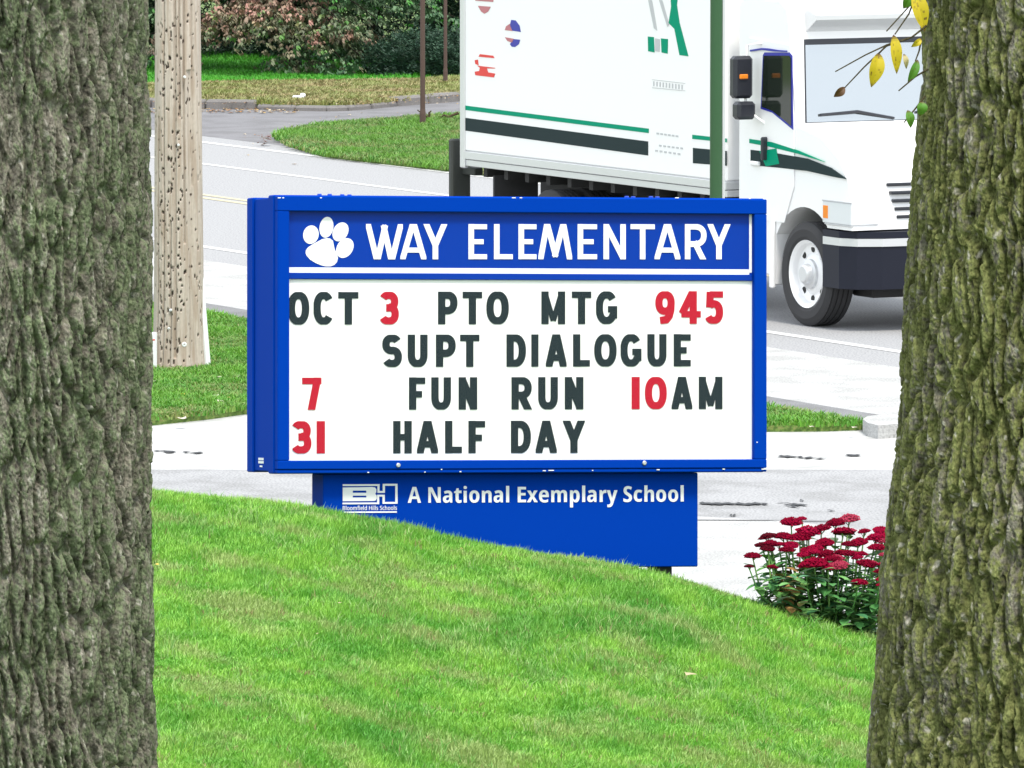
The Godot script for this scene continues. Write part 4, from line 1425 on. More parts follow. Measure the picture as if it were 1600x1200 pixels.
	s = Shape.new()
	s.box(Vector3(-0.98, 1.52, -0.02), Vector3(-0.94, 1.74, 0.05), 0.012)
	put(s, "grab_handle", M.black_plastic, body)
	# stack between cab and cargo box
	s = Shape.new()
	s.tube([Vector3(-1.6, 0.9, -0.25), Vector3(-1.6, 3.4, -0.25)], [0.05, 0.05], 12)
	put(s, "exhaust_stack", M.aluminium, t)
	# front: bumper, lamps, grille
	var plan := PackedVector2Array([Vector2(0.12, 0.0), Vector2(0.42, -0.0), Vector2(0.6, -0.09), Vector2(0.7, -0.3), Vector2(0.74, -0.75), Vector2(0.75, -1.17)])
	for i in range(4, -1, -1):
		plan.append(Vector2(plan[i].x, -2.34 - plan[i].y))
	var flat_plan := PackedVector2Array()
	for p in plan:
		flat_plan.append(Vector2(p.x, -p.y))
	s = Shape.new()
	s.prism(flat_plan, 0.40, 0.80, Transform3D(UPRIGHT, Vector3.ZERO))
	s.prism(flat_plan, 0.875, 0.935, Transform3D(UPRIGHT, Vector3.ZERO))
	var bumper := put(s, "bumper", M.bumper, t)
	var inset := PackedVector2Array()
	for p in flat_plan:
		inset.append(Vector2(p.x + (0.012 if p.x > 0.4 else 0.0), p.y))
	s = Shape.new()
	s.prism(inset, 0.80, 0.872, Transform3D(UPRIGHT, Vector3.ZERO))
	put(s, "bright_strip", M.aluminium, bumper)
	for side in [0, 1]:
		var h := Shape.new()
		var zs := [-0.012, -0.30] if side == 0 else [-2.328, -2.04]
		h.box(Vector3(0.1, 1.0, minf(zs[0], zs[0] - 0.02)), Vector3(0.626, 1.2, maxf(zs[0], zs[0] - 0.02) + 0.004), 0.004)
		h.box(Vector3(0.6, 1.0, minf(zs[0], zs[1])), Vector3(0.632, 1.22, maxf(zs[0], zs[1])), 0.004)
		var lamp := put(h, "headlamp", M.lens, t)
		var trim := Shape.new()
		trim.box(Vector3(0.09, 1.2, minf(zs[0], zs[0] - 0.02) - 0.001), Vector3(0.63, 1.212, maxf(zs[0], zs[0] - 0.02) + 0.007), 0.002)
		trim.box(Vector3(0.14, 0.985, minf(zs[0], zs[0] - 0.02) - 0.001), Vector3(0.63, 0.998, maxf(zs[0], zs[0] - 0.02) + 0.007), 0.002)
		put(trim, "lamp_trim", M.print_grey, lamp)
		var a := Shape.new()
		a.box(Vector3(0.11, 1.04, minf(zs[0], zs[0] - 0.022) - 0.002), Vector3(0.2, 1.16, maxf(zs[0], zs[0] - 0.022) + 0.008), 0.004)
		put(a, "turn_signal", M.amber, lamp)
	var grille := Node3D.new()
	add_named(grille, "grille", t)
	for i in 5:
		s = Shape.new()
		var y := 1.05 + 0.075 * i
		s.box(Vector3(0.56, y, -1.84 + 0.02 * i), Vector3(0.634 if i < 4 else 0.59, y + 0.03, -0.5 + 0.02 * i), 0.006)
		put(s, "slat", M.black_plastic, grille)


# ---------------------------------------------------------------- posts and poles
func make_posts() -> void:
	# wooden utility pole with checks, staple holes and stains
	var foot := on_ground(280, 574, 0.05)
	var pole := thing("utility_pole", "weathered pale wooden utility pole full of staple holes, on the grass island", "pole", foot)
	var tall := 9.0
	var rows := []
	var y := -0.1
	while y < tall:
		rows.append(y)
		y += 0.009 if y < 3.6 else 0.15
	var cols := 220
	var checks := []
	rng.seed = 71
	for c in [[-0.62, 0.0, 3.6, 0.012], [-0.1, 0.1, 3.6, 0.016], [0.3, 1.1, 3.6, 0.011], [0.62, 0.0, 2.6, 0.05], [0.72, 1.6, 3.6, 0.014], [-0.95, 0.3, 2.2, 0.010], [0.1, 2.2, 3.4, 0.010], [-0.3, 0.0, 1.3, 0.009]]:
		checks.append(c)
	var holes := []
	for i in 430:
		var g := rng.randf_range(-1.35, 1.2)
		if rng.randf() < 0.3:
			g = [-0.75, -0.35, 0.02][rng.randi() % 3] + rng.randfn() * 0.08
		holes.append([g, rng.randf_range(0.03, 3.5), rng.randf_range(0.0040, 0.0088), rng.randf_range(1.2, 2.8)])
	var by_row := {}
	for h in holes:
		for k in range(int((h[1] - 0.06) / 0.1), int((h[1] + 0.06) / 0.1) + 1):
			if not by_row.has(k):
				by_row[k] = []
			by_row[k].append(h)
	var grain := noise(1.0, 14, 3)
	var stain := noise(1.0, 15, 3)
	var pos := PackedVector3Array()
	var col := PackedColorArray()
	for i in rows.size():
		y = rows[i]
		var radius := lerpf(0.222, 0.150, clampf(y / tall, 0, 1)) + 0.03 * exp(-maxf(y, 0.0) * 5.0)
		var near: Array = by_row.get(int(y / 0.1), [])
		for j in cols:
			var g := TAU * j / cols - PI          # 0 faces the camera, positive to the right
			var dent := 0.0
			var tone := 1.0 + 0.22 * grain.get_noise_2d(g * 26.0, y * 1.6) + 0.12 * grain.get_noise_2d(g * 9.0, y * 18.0)
			var c := Color(0.43, 0.375, 0.315) * tone
			var s := stain.get_noise_2d(g * 4.0, y * 1.4)
			c = c.lerp(Color(0.32, 0.25, 0.19), clampf(s * 1.6 + 0.25 * exp(-y * 1.2), 0, 0.7))
			for k in checks:
				if y > k[1] and y < k[2]:
					var away := absf(g - k[0] - 0.03 * grain.get_noise_2d(k[0] * 50.0, y * 1.1)) * radius
					if away < k[3]:
						dent = maxf(dent, 0.03 * (1.0 - away / k[3]))
			for h in near:
				var e := Vector2((g - h[0]) * radius, (y - h[1]) / h[3]).length()
				if e < h[2]:
					dent = maxf(dent, 0.014)
					c = Color(0.045, 0.03, 0.022)
			var o := radius - dent + 0.002 * grain.get_noise_2d(g * 30.0, y * 2.0)
			pos.append(Vector3(sin(g) * o, y, cos(g) * o))
			col.append(c)
	var nor := PackedVector3Array()
	nor.resize(pos.size())
	for i in rows.size():
		for j in cols:
			var du := pos[i * cols + (j + 1) % cols] - pos[i * cols + (j - 1 + cols) % cols]
			var dv := pos[mini(i + 1, rows.size() - 1) * cols + j] - pos[maxi(i - 1, 0) * cols + j]
			nor[i * cols + j] = du.cross(dv).normalized()
	var ix := PackedInt32Array()
	for i in rows.size() - 1:
		for j in cols:
			var p := i * cols + j
			var q := i * cols + (j + 1) % cols
			ix.append_array([p, q + cols, q, p, p + cols, q + cols])
	var arrays := []
	arrays.resize(Mesh.ARRAY_MAX)
	arrays[Mesh.ARRAY_VERTEX] = pos
	arrays[Mesh.ARRAY_NORMAL] = nor
	arrays[Mesh.ARRAY_COLOR] = col
	arrays[Mesh.ARRAY_INDEX] = ix
	var m := ArrayMesh.new()
	m.add_surface_from_arrays(Mesh.PRIMITIVE_TRIANGLES, arrays)
	put(m, "shaft", M.pole_wood, pole)
	for k in [[0.24, 0.22, 0.022], [-0.28, 0.52, 0.012], [-0.36, 0.36, 0.01], [0.3, 2.55, 0.012], [0.05, 1.96, 0.011]]:
		var s := Shape.new()
		var o := Vector3(sin(k[0]), 0, cos(k[0])) * 0.226 + Vector3(0, k[1], 0)
		s.lathe(PackedVector2Array([Vector2(k[2], -0.012), Vector2(k[2], 0.006), Vector2(k[2] * 0.8, 0.010), Vector2(k[2] * 0.35, 0.010), Vector2(k[2] * 0.35, 0.002), Vector2(0, 0.002)]), Transform3D(Basis(Vector3.UP, k[0]) * Basis(Vector3.RIGHT, PI / 2), o), 14)
		put(s, "nail_disc", M.guard, pole)
	# white plastic guard leaning against the pole
	var a := at(324.5, 571, -foot.z - 0.08)
	var b := at(311.5, 415, -foot.z - 0.02)
	var guard := thing("wire_guard", "white plastic wire guard leaning on the right side of the wooden pole", "guard", Vector3(a.x, 0.05, a.z))
	var g := Shape.new()
	var u := (b - a).normalized()
	var zz := Vector3(0.3, 0, 1).normalized()
	var xx := u.cross(zz).normalized()
	var place := Transform3D(Basis(xx, u, xx.cross(u)), a - guard.position)
	g.box(Vector3(-0.026, -0.03, -0.02), Vector3(0.026, (b - a).length(), 0.02), 0.012, place)
	put(g, "sleeve", M.guard, guard)
	g = Shape.new()
	g.tube([b - guard.position - u * 0.05, b - guard.position + u * 2.4 + Vector3(-0.0, 0, 0)], [0.006, 0.006], 6)
	put(g, "wire", M.steel, guard)
	# white marker stake with a red band, half hidden by the left trunk
	var mk := on_ground(239, 578, 0.05)
	var marker := thing("marker_stake", "white marker stake with a red band, half hidden by the left trunk", "marker", mk)
	g = Shape.new()
	g.box(Vector3(-0.045, -0.1, -0.015), Vector3(0.035, 0.33, 0.015), 0.008)
	put(g, "stake", M.guard, marker)
	g = Shape.new()
	g.box(Vector3(-0.046, 0.255, -0.016), Vector3(0.022, 0.272, 0.0165), 0.004)
	g.box(Vector3(-0.047, 0.07, -0.0165), Vector3(-0.018, 0.16, 0.017), 0.004)
	put(g, "red_band", M.print_red, marker)
	# dark green post behind the sign
	var gp := on_ground(1118, 612, 0.05)
	var post := thing("lamp_post", "slim dark green metal post standing behind the sign before the truck", "post", gp)
	g = Shape.new()
	g.lathe(PackedVector2Array([Vector2(0.09, -0.05), Vector2(0.09, 0.04), Vector2(0.053, 0.06), Vector2(0.052, 4.5), Vector2(0, 4.5)]), Transform3D(), 20)
	put(g, "shaft", M.green_paint, post)
	g = Shape.new()
	g.box(Vector3(0.05, 1.2, -0.012), Vector3(0.075, 4.4, 0.012), 0.004)
	put(g, "conduit", M.aluminium, post)
	# two brown posts over by the side street
	for k in [[660.5, 198, 0.034, 0.04, "rusty brown post on the grass wedge, nearer of the two thin posts"], [696, 131, 0.027, 0.08, "rusty brown post by the dark bush, farther of the two thin posts"]]:
		var bp := on_ground(k[0], k[1], k[3])
		var st := thing("rusty_post", k[4], "post", bp, "thin rusty posts beyond the road")
		g = Shape.new()
		g.lathe(PackedVector2Array([Vector2(k[2] * 1.25, -0.08), Vector2(k[2] * 1.25, 0.18), Vector2(k[2], 0.24), Vector2(k[2] * 0.95, 3.4), Vector2(0, 3.42)]), Transform3D(), 14)
		put(g, "shaft", M.rust, st)


# ---------------------------------------------------------------- plants and litter
func flower_head_mesh(sown: int) -> ArrayMesh:
	# a flat-topped dome of small buds
	var g := RandomNumberGenerator.new()
	g.seed = sown
	var s := Shape.new()
	s.tint = Color(0.6, 0.6, 0.6)
	s.lathe(PackedVector2Array([Vector2(0.046, -0.004), Vector2(0.045, 0.001), Vector2(0.033, 0.012), Vector2(0.016, 0.019), Vector2(0, 0.021)]), Transform3D(), 12)
	s.lathe(PackedVector2Array([Vector2(0, -0.007), Vector2(0.046, -0.004)]), Transform3D(), 12)
	for i in 70:
		var r := sqrt((i + 0.5) / 70.0)
		var a := i * 2.39996
		var o := Vector3(cos(a) * r * 0.05, 0.022 * (1.0 - r * r) + g.randf_range(-0.003, 0.003), sin(a) * r * 0.05)
		var w := g.randf_range(0.0055, 0.0085)
		s.tint = Color(1, 1, 1) * g.randf_range(0.6, 1.25)
		var top := o + Vector3(0, w * 1.1, 0)
		var ring := []
		for k in 5:
			var b := TAU * k / 5.0 + a
			ring.append(o + Vector3(cos(b) * w, g.randf_range(-0.003, 0.003), sin(b) * w))
		for k in 5:
			s.tri(top, ring[(k + 1) % 5], ring[k])
	return s.mesh()


func sedum_leaf(length: float, width: float) -> ArrayMesh:
	var s := Shape.new()
	var out := [0.25, 0.75, 1.0, 0.92, 0.55, 0.0]
	for side in [-1.0, 1.0]:
		for i in 5:
			var a := length * i / 5.0
			var b := length * (i + 1) / 5.0
			var wa: float = out[i] * width / 2 * side
			var wb: float = out[i + 1] * width / 2 * side
			var ya := 0.25 * absf(wa) - 1.6 * a * a
			var yb := 0.25 * absf(wb) - 1.6 * b * b
			var p := [Vector3(0, -1.6 * a * a, a), Vector3(wa, ya, a), Vector3(wb, yb, b), Vector3(0, -1.6 * b * b, b)]
			if side > 0:
				s.quad(p[0], p[3], p[2], p[1])
			else:
				s.quad(p[0], p[1], p[2], p[3])
	return s.mesh()


func make_flowers() -> void:
	var d := 37.25
	var o := Vector3((1292.0 - 800.0) / FOCAL * d, 0, -d)
	o.y = hill(o.x, d)
	var plant := thing("flowering_plant", "clump of dark pink flat flower heads on fleshy green stems beside the sign", "plant", o)
	rng.seed = 9
	var heads := []
	for i in 4:
		heads.append(flower_head_mesh(40 + i))
	var leaves := [sedum_leaf(0.075, 0.046), sedum_leaf(0.06, 0.038), sedum_leaf(0.088, 0.052)]
	var pinks := []
	for c in [[0.20, 0.002, 0.02], [0.26, 0.004, 0.03], [0.15, 0.002, 0.015], [0.34, 0.035, 0.07], [0.09, 0.005, 0.012]]:
		var m := tinted(0.7, 0.2)
		m.albedo_color = lin(c[0], c[1], c[2])
		m.metallic_specular = 0.1
		pinks.append(m)
	var greens := []
	for c in [[0.07, 0.23, 0.06], [0.13, 0.32, 0.08], [0.05, 0.18, 0.07], [0.2, 0.36, 0.1], [0.46, 0.26, 0.09]]:
		var m := plain(c[0], c[1], c[2], 0.45)
		m.backlight_enabled = true
		m.backlight = Color(0.3, 0.3, 0.3)
		greens.append(m)
	# flower heads where the photograph shows them, then some behind
	var spots := [[1236, 817, 30], [1253, 811, 14], [1306, 818, 28], [1327, 812, 30], [1200, 840, 26], [1223, 839, 26], [1250, 842, 30], [1263, 832, 34], [1283, 827, 26], [1318, 833, 32], [1190, 853, 20], [1205, 851, 24], [1217, 852, 18], [1176, 870, 24], [1229, 860, 22], [1341, 849, 28], [1369, 842, 30], [1379, 846, 22], [1370, 857, 26], [1270, 864, 24], [1290, 866, 24], [1272, 883, 40], [1258, 885, 20], [1302, 875, 26], [1310, 884, 28], [1294, 889, 18], [1326, 867, 26], [1347, 866, 16], [1170, 886, 14], [1207, 887, 16], [1342, 912, 25], [1363, 880, 14], [1376, 895, 20], [1378, 906, 18], [1376, 915, 14], [1376, 963, 12], [1312, 862, 12], [1285, 876, 14], [1382, 868, 16], [1390, 885, 20], [1400, 860, 24], [1410, 880, 22], [1405, 905, 20]]
	for i in 26:
		spots.append([rng.randf_range(1190, 1400), rng.randf_range(826, 890), rng.randf_range(16, 28)])
	var foliage := []
	var n := 0
	for k in spots:
		var depth := d + lerpf(0.28, -0.22, clampf((k[1] - 810.0) / 100.0, 0, 1))
		var p := at(k[0], k[1], depth) - o
		var size: float = k[2] * d / FOCAL / 0.085
		var pick := n % 3
		if k[0] < 1215:
			pick = 2 if n % 2 else 4
		elif n % 7 == 3:
			pick = 3
		put(heads[n % 4], "flower_head", pinks[pick], plant, Transform3D((Basis(Vector3(rng.randf_range(-1, 1), 0, rng.randf_range(-1, 1)).normalized(), rng.randf_range(0, 0.3)) * Basis(Vector3.UP, rng.randf() * TAU)).scaled(Vector3(size, size * 0.95, size)), p))
		# its stem, from the crown of the plant
		var foot := Vector3(p.x * 0.45 + rng.randfn() * 0.03, -0.04, p.z * 0.5)
		foot.y = hill(o.x + foot.x, d - foot.z) - o.y - 0.03
		var bend := foot.lerp(p, 0.55) + Vector3(p.x * 0.12, 0, 0)
		var s := Shape.new()
		s.tube([foot, bend, p + Vector3(0, -0.002, 0)], [0.006, 0.005, 0.0035], 6)
		put(s, "stem", greens[3 if n % 2 else 1], plant)
		for r in 3:
			var b := rng.randf() * TAU
			var tip := p + Vector3(cos(b) * 0.03 * size, 0.004, sin(b) * 0.03 * size)
			var ray_stem := Shape.new()
			ray_stem.tube([p.lerp(bend, 0.12), tip], [0.002, 0.0015], 4, false)
			put(ray_stem, "flower_stalk", greens[3], plant)
		for r in 11:
			var t := lerpf(0.1, 0.86, (r + rng.randf()) / 11.0)
			var q := foot.lerp(bend, t / 0.55) if t < 0.55 else bend.lerp(p, (t - 0.55) / 0.45)
			var shade: int = [0, 1, 2, 0, 1, 3][rng.randi() % 6]
			var px := 1292.0 + q.x / d * FOCAL
			if px > 1215 and px < 1255 and q.y < 0.3 and rng.randf() < 0.55:
				shade = 4
			foliage.append([shade, Transform3D(Basis(Vector3.UP, rng.randf() * TAU) * Basis(Vector3.RIGHT, rng.randf_range(-0.5, 0.35)), q)])
		n += 1
	# low leaves round the foot
	for i in 420:
		var q := Vector3(rng.randf_range(-0.29, 0.34), 0, rng.randf_range(-0.2, 0.24))
		q.y = hill(o.x + q.x, d - q.z) - o.y + rng.randf_range(0.0, 0.31) * (1.0 - 0.5 * absf(q.x) / 0.3)
		foliage.append([4 if q.x > -0.2 and q.x < -0.12 and rng.randf() < 0.4 else [0, 1, 2, 1, 3][rng.randi() % 5], Transform3D(Basis(Vector3.UP, rng.randf() * TAU) * Basis(Vector3.RIGHT, rng.randf_range(-0.6, 0.3)), q)])
	foliage.sort_custom(func(a, b): return a[1].origin.z > b[1].origin.z)
	var places := []
	var tints := PackedColorArray()
	for i in foliage.size():
		if i < 290:
			put(leaves[i % 3], "leaf", greens[foliage[i][0]], plant, foliage[i][1])
		else:
			places.append(foliage[i][1])
			var c: Color = greens[foliage[i][0]].albedo_color.srgb_to_linear()
			tints.append(c)
	many("inner_leaves", leaves[0], M.leaf, places, tints, plant)


func crown_tree(called: String, label: String, category: String, where: Vector3, trunk_r: float, trunk_h: float, spray: Mesh, places: Array, tints: PackedColorArray, group := "") -> Node3D:
	var t := thing(called, label, category, where, group)
	var s := Shape.new()
	s.tint = Color(0.05, 0.042, 0.035)
	s.tube([Vector3(0, -0.1, 0), Vector3(0.03, trunk_h * 0.5, 0.02), Vector3(-0.02, trunk_h, 0)], [trunk_r * 1.25, trunk_r, trunk_r * 0.7], 10)
	put(s, "trunk", M.bark, t)
	for k in 5:
		var g := TAU * k / 5.0 + 0.4
		s = Shape.new()
		s.tint = Color(0.05, 0.042, 0.035)
		var reach := trunk_h * 0.5
		s.tube([Vector3(0, trunk_h * 0.55, 0), Vector3(cos(g) * reach * 0.5, trunk_h * 0.8, sin(g) * reach * 0.5), Vector3(cos(g) * reach, trunk_h * 0.95, sin(g) * reach)], [trunk_r * 0.5, trunk_r * 0.35, trunk_r * 0.15], 7)
		put(s, "limb", M.bark, t)
	many("crown", spray, M.leaf, places, tints, t)
	return t


func make_far_plants() -> void:
	# layered tree with drooping, reddening leaves
	var o := Vector3(-3.35, 0.0, -118.4)
	rng.seed = 31
	var places := []
	var tints := PackedColorArray()
	var limbs := []
	for i in 64:
		# a bough that rises from the trunk and droops at its end; its leaves lie in a plate along it
		var g := rng.randf() * TAU
		if rng.randf() < 0.7:
			g = rng.randf_range(0.05, PI - 0.05)     # more on the camera's side
		var start := 0.35 + 3.1 * float(i) / 64.0 + rng.randf_range(-0.1, 0.1)
		var reach := 2.5 * sqrt(clampf(1.0 - pow((start - 1.0) / 3.2, 2.0), 0.1, 1.0)) * rng.randf_range(0.75, 1.1)
		var rosy := clampf(rng.randfn() * 0.4 + (0.5 if cos(g) < 0.35 else -0.2), 0.0, 1.0)
		var way := Vector3(cos(g), 0, sin(g))
		var side := Vector3(-sin(g), 0, cos(g))
		var pts := []
		for k in 5:
			var t := k / 4.0
			pts.append(way * reach * t + Vector3(0, start + 0.5 * t - 0.75 * t * t, 0))
		limbs.append(pts)
		for k in 120:
			var t := rng.randf_range(0.35, 1.04)
			var w := rng.randfn() * (0.22 + 0.16 * (1.0 - absf(t - 0.7)))
			var p := way * reach * t + side * w + Vector3(0, start + 0.5 * t - 0.75 * t * t - 0.35 * absf(w) + rng.randfn() * 0.022, 0)
			if p.y < 0.1:
				continue
			var lie := Basis(Vector3.UP, rng.randf() * TAU) * Basis(Vector3.RIGHT, rng.randf_range(-0.3, 0.3))
			places.append(Transform3D(lie.scaled(Vector3.ONE * rng.randf_range(0.75, 1.2)), p))
			var leafy := Color(0.04, 0.12, 0.05).lerp(Color(0.11, 0.21, 0.09), rng.randf())
			if rng.randf() < 0.12:
				leafy = Color(0.07, 0.28, 0.04)
			tints.append(leafy.lerp(Color(0.40, 0.20, 0.16), rosy * rng.randf_range(0.3, 1.0)))
	var dogwood := crown_tree("dogwood_tree", "low spreading tree with drooping green and dusty pink leaves across the road", "tree", o, 0.09, 2.6, leaf_spray(61, 7, Vector3(0.07, 0.02, 0.07), 0.085, 0.045, 0.9), places, tints)
	for pts in limbs:
		var bough := Shape.new()
		bough.tint = Color(0.05, 0.042, 0.035)
		bough.tube(pts, [0.03, 0.022, 0.016, 0.011, 0.006], 6)
		put(bough, "bough", M.bark, dogwood)
	# dark feathery bush right of it
	places = []
	tints = PackedColorArray()
	for i in 2600:
		var g := rng.randf() * TAU
		var r := sqrt(rng.randf())
		var p := Vector3(cos(g) * r * 1.05, 0, sin(g) * r * 0.7)
		p.y = 0.04 + rng.randf() * (0.72 - 0.3 * r * r) + maxf(0.0, rng.randfn() * 0.05)
		var lie := Basis(Vector3.UP, rng.randf() * TAU) * Basis(Vector3.RIGHT, rng.randf_range(-0.8, 0.4))
		places.append(Transform3D(lie.scaled(Vector3.ONE * rng.randf_range(0.7, 1.2)), p))
		tints.append(Color(0.016, 0.05, 0.03).lerp(Color(0.04, 0.105, 0.055), rng.randf()))
	var bush := thing("yew_bush", "low dark blue green bush with upright shoots behind the rusty posts", "bush", Vector3(-1.2, 0.0, -116.6))
	many("foliage", leaf_spray(71, 12, Vector3(0.05, 0.05, 0.05), 0.07, 0.016, -0.5), M.leaf, places, tints, bush)
	for k in [[-0.55, 0.72, -0.2], [-0.2, 0.85, 0.05], [0.1, 0.82, 0.2], [-0.75, 0.5, -0.3], [0.5, 0.8, 0.1], [0.75, 0.65, 0.3]]:
		var s := Shape.new()
		s.tint = Color(0.07, 0.14, 0.075)
		s.tube([Vector3(k[0] * 0.6, 0.0, 0.2), Vector3(k[0] * 0.9, k[1] * 0.7, 0.3), Vector3(k[0] + k[2] * 0.4, k[1], 0.35)], [0.012, 0.010, 0.004], 5)
		put(s, "shoot", M.leaf, bush)
	# dense dark evergreens closing the view
	var n := 0
	var words := ["tall dark evergreen behind the wooden pole", "dark evergreen directly behind the reddening tree", "very dark evergreen between the reddening tree and the bush", "dark evergreen rising behind the low bush", "dark evergreen mostly hidden by the truck"]
	for k in [[-7.2, -123.0, 2.6], [-4.6, -124.2, 2.8], [-2.2, -122.6, 2.6], [0.3, -121.6, 2.5], [2.8, -123.5, 2.8]]:
		places = []
		tints = PackedColorArray()
		for i in 4600:
			var g := rng.randf() * TAU
			var high := pow(rng.randf(), 1.3) * 8.5
			var r: float = k[2] * (0.72 + 0.28 * smoothstep(0.0, 2.5, high)) * (1.0 - 0.8 * smoothstep(3.0, 9.0, high)) * sqrt(rng.randf_range(0.25, 1.0))
			var p := Vector3(cos(g) * r, 0.03 + high, sin(g) * r)
			places.append(Transform3D((Basis(Vector3.UP, rng.randf() * TAU) * Basis(Vector3.RIGHT, rng.randf_range(-0.6, 0.6))).scaled(Vector3.ONE * rng.randf_range(0.8, 1.5)), p))
			tints.append(Color(0.014, 0.042, 0.018).lerp(Color(0.035, 0.09, 0.04), rng.randf()))
		crown_tree("evergreen_tree", words[n], "tree", Vector3(k[0], 0.0, k[1]), 0.12, 3.4, leaf_spray(80 + n, 14, Vector3(0.13, 0.1, 0.13), 0.11, 0.03, 0.3), places, tints, "dark evergreens beyond the road")
		n += 1


func scrap_mesh(sown: int) -> ArrayMesh:
	# a curled dry leaf lying on the ground
	var g := RandomNumberGenerator.new()
	g.seed = sown
	var s := Shape.new()
	var ring := []
	for k in 9:
		var a := TAU * k / 9.0
		var r := g.randf_range(0.6, 1.05) * (1.0 if k % 2 else 0.75)
		ring.append(Vector3(cos(a) * r, g.randf_range(0.0, 0.5), sin(a) * r * 0.6))
	for k in 9:
		s.tri(Vector3(0, 0.1, 0), ring[(k + 1) % 9], ring[k])
	return s.mesh()


func make_litter() -> void:
	rng.seed = 17
	var kinds := []
	for i in 4:
		kinds.append(scrap_mesh(90 + i))
	var mats := []
	for c in [[0.55, 0.49, 0.40], [0.36, 0.2, 0.08], [0.40, 0.32, 0.19], [0.6, 0.42, 0.06]]:
		var m := plain(c[0], c[1], c[2], 0.8)
		mats.append(m)
	# the leaves one can pick out round the utility pole
	for k in [[312, 579, 8, 0, "pale curled leaf nearest the foot of the utility pole"], [344, 590, 7, 0, "pale leaf on the island grass, just right of the pole's foot"], [371, 588, 8, 0, "pale leaf on the island grass touching the sign's left edge"], [338, 618, 8, 0, "larger pale leaf halfway down the island grass, left of the sign"], [344, 627, 9, 0, "broad pale leaf just below another, left of the sign"], [307, 640, 8, 0, "pale leaf lying near the lower edge of the island grass"], [285, 654, 12, 0, "widest pale leaf at the lower edge of the island grass"], [287, 616, 7, 3, "orange leaf on the island grass below the pole"], [242, 596, 6, 0, "pale leaf beside the left trunk, below the marker stake"], [241, 614, 7, 0, "pale leaf half hidden by the left trunk"], [357, 621, 5, 1, "small brown leaf beside the pale ones left of the sign"], [374, 509, 7, 2, "tan leaf at the far edge of the island grass"], [1268, 667, 7, 0, "pale leaf on the strip of grass right of the sign"], [1334, 668, 7, 0, "pale leaf at the tip of the grass right of the sign"], [1380, 663, 5, 1, "small brown leaf by the curb nose right of the sign"], [1255, 640, 5, 1, "small brown leaf on the gutter above the right strip of grass"]]:
		var p := on_ground(k[0], k[1], 0.085 if k[1] > 500 and k[0] < 1350 and k[1] != 640 else 0.015)
		var size: float = k[2] * -p.z / FOCAL
		var o := put(kinds[rng.randi() % 4], "fallen_leaf", mats[k[3]], self, Transform3D(Basis(Vector3.UP, rng.randf() * 0.6 - 0.3).scaled(Vector3(size, size * 0.6, size * 2.2)), p))
		tag(o, k[4], "leaf", "fallen leaves")
	for k in [[245, 882, 7, 3, "yellow leaf on the lawn beside the left trunk"], [530, 942, 6, 2, "tan leaf on the lawn below the left end of the sign"], [722, 857, 5, 1, "small orange brown leaf in the grass under the base panel"], [1078, 1054, 15, 2, "patch of pale dry leaf on the lawn below the flowers"], [496, 990, 5, 2, "small tan leaf low on the left of the lawn"]]:
		var d := 36.5
		for i in 40:                      # walk towards the eye until the ray meets the slope
			var p := at(k[0], k[1], d)
			if p.y > hill(p.x, d) + 0.045:
				break
			d -= 0.12
		var q := at(k[0], k[1], d)
		var size: float = k[2] * d / FOCAL
		var o := put(kinds[rng.randi() % 4], "fallen_leaf", mats[k[3]], self, Transform3D(Basis(Vector3.UP, rng.randf()).scaled(Vector3(size, size * 0.5, size * 2.0)), q))
		tag(o, k[4], "leaf", "fallen leaves")
	# litter too fine to count along the far curb and on the wedge
	var places := []
	var tints := PackedColorArray()
	for i in 900:
		var px := rng.randf_range(200, 730)
		var which := i % 5
		var p := on_ground(px, rng.randf_range(140, 163), 0.1)
		if which == 0:
			p = on_ground(rng.randf_range(235, 470), rng.randf_range(169.5, 176.5), 0.01)
		elif which == 1:
			p = on_ground(rng.randf_range(470, 730), rng.randf_range(193, 262), 0.07)
			if not Geometry2D.is_point_in_polygon(Vector2(p.x, p.z), wedge_outline):
				continue
		elif which == 2 and i % 2 == 0:
			p = on_ground(rng.randf_range(380, 720), rng.randf_range(172, 260), 0.008)
			if Geometry2D.is_point_in_polygon(Vector2(p.x, p.z), wedge_outline):
				continue
		var size := rng.randf_range(0.012, 0.04) * (1.5 if which == 0 else 1.0)
		places.append(Transform3D(Basis(Vector3.UP, rng.randf() * TAU).scaled(Vector3(size, size * 0.6, size * 1.5)), p))
		tints.append([Color(0.5, 0.42, 0.3), Color(0.3, 0.15, 0.05), Color(0.42, 0.28, 0.1), Color(0.2, 0.1, 0.05)][rng.randi() % 4])
	var o := many("leaf_litter", scrap_mesh(99), M.scrap, places, tints)
	tag(o, "dry leaf litter along the far curb and verge", "leaf litter")
	# a scrap of white paper on the verge, a red seedling, a dead branch
	var s := Shape.new()
	s.box(Vector3(-0.085, 0.0, -0.05), Vector3(0.07, 0.045, 0.05), 0.015)
	s.box(Vector3(0.03, 0.02, -0.06), Vector3(0.09, 0.075, 0.05), 0.015)
	tag(put(s, "paper_scrap", M.board, self, Transform3D(Basis(Vector3.UP, 0.3), on_ground(467, 154, 0.11))), "crumpled white paper scrap on the far verge", "paper")
	var weed := thing("red_seedling", "small reddish seedling growing at the tip of the far grass wedge", "plant", on_ground(416, 228))
	var reds := PackedColorArray()
	var spots := []
	for i in 14:
		spots.append(Transform3D(Basis(Vector3.UP, rng.randf() * TAU).scaled(Vector3.ONE * 0.8), Vector3(rng.randfn() * 0.05, 0.02 + rng.randf() * 0.12, rng.randfn() * 0.05)))
		reds.append(Color(0.22, 0.07, 0.05).lerp(Color(0.12, 0.1, 0.04), rng.randf()))
	many("foliage", leaf_spray(66, 6, Vector3(0.03, 0.02, 0.03), 0.06, 0.03, 0.0), M.leaf, spots, reds, weed)
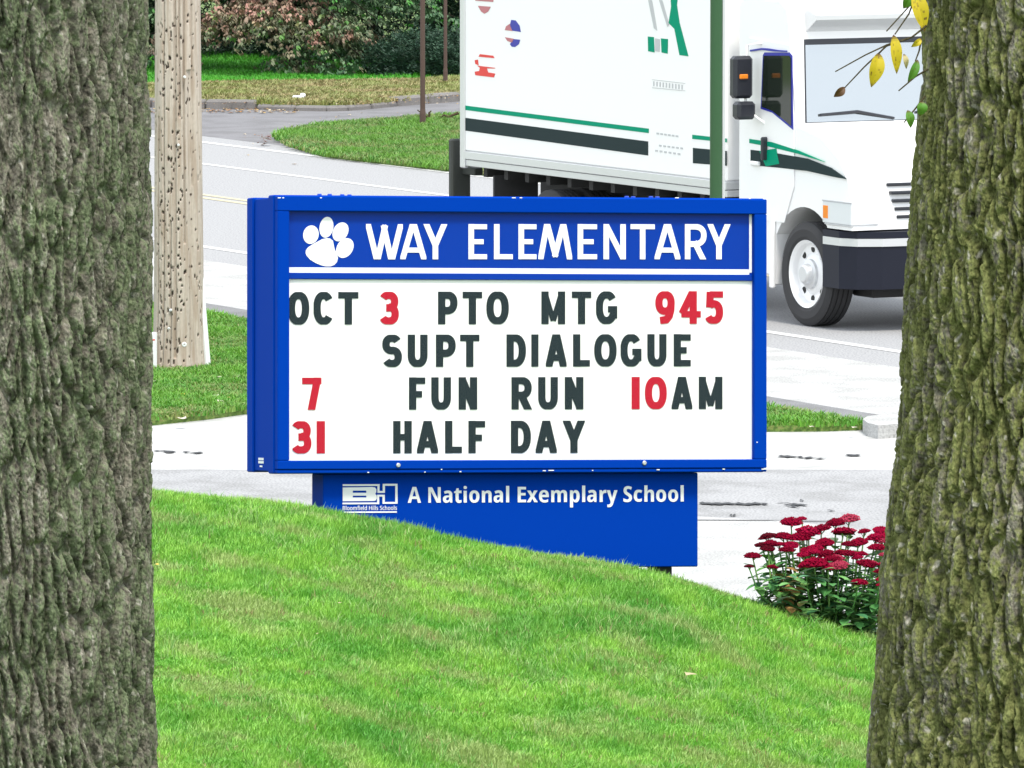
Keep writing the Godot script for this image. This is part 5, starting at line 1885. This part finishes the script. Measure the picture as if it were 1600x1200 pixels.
	var branch := thing("dead_branch", "bare dead branch lying in the grass beside the rear of the truck", "branch", on_ground(705, 190, 0.05))
	for line in [[[0.05, 0.03], [-0.1, 0.09], [-0.17, 0.03]], [[0.1, 0.12], [-0.05, 0.06], [-0.2, 0.02]], [[-0.2, 0.02], [-0.34, 0.07], [-0.46, 0.16]], [[-0.3, 0.05], [-0.3, 0.12], [-0.27, 0.15]], [[0.12, 0.13], [0.3, 0.12], [0.45, 0.15]]]:
		s = Shape.new()
		s.tint = Color(0.10, 0.075, 0.05)
		s.tube(line.map(func(q): return Vector3(q[0], q[1], 0.02)), [0.02, 0.014, 0.007], 6)
		put(s, "twig", M.bark, branch)


func _ready() -> void:
	# camera
	var cam := Camera3D.new()
	cam.name = "camera"
	cam.position = EYE
	cam.rotation.x = -PITCH
	cam.fov = rad_to_deg(2.0 * atan(600.0 / FOCAL))
	cam.near = 0.5
	cam.far = 900.0
	cam.current = true
	add_child(cam)
	# sky, exposure
	var w := WorldEnvironment.new()
	w.name = "sky"
	var e := Environment.new()
	var sky := ProceduralSkyMaterial.new()
	sky.sky_top_color = Color(0.86, 0.89, 0.93)
	sky.sky_horizon_color = Color(0.93, 0.94, 0.95)
	sky.sky_curve = 0.15
	sky.ground_bottom_color = Color(0.4, 0.42, 0.38)
	sky.ground_horizon_color = Color(0.6, 0.62, 0.6)
	e.background_mode = Environment.BG_SKY
	e.sky = Sky.new()
	e.sky.sky_material = sky
	e.background_energy_multiplier = 1.0
	e.tonemap_mode = Environment.TONE_MAPPER_LINEAR
	e.tonemap_exposure = 2.3
	e.sdfgi_enabled = true
	e.ssao_enabled = true
	e.ssil_enabled = true
	w.environment = e
	add_child(w)
	# thinly veiled sun, high and behind the camera
	var sun := DirectionalLight3D.new()
	sun.name = "sun"
	sun.light_energy = 0.5
	sun.light_color = Color(1.0, 0.97, 0.92)
	sun.light_angular_distance = 12.0
	sun.shadow_enabled = true
	sun.rotation_degrees = Vector3(-62, 22, 0)
	add_child(sun)

	for p in [[238, 763], [350, 775], [490, 794], [600, 817], [700, 840], [850, 866], [1000, 890], [1100, 914], [1180, 940], [1280, 964], [1375, 989]]:
		var q := at(p[0], p[1], CREST)
		crest_points.append(Vector2(q.x, q.y - 0.078))
	make_materials()
	make_setting()
	lawn_grass()
	far_grass()
	make_trees()
	make_sign()
	marquee_letters()
	make_truck()
	make_posts()
	make_flowers()
	make_far_plants()
	make_litter()
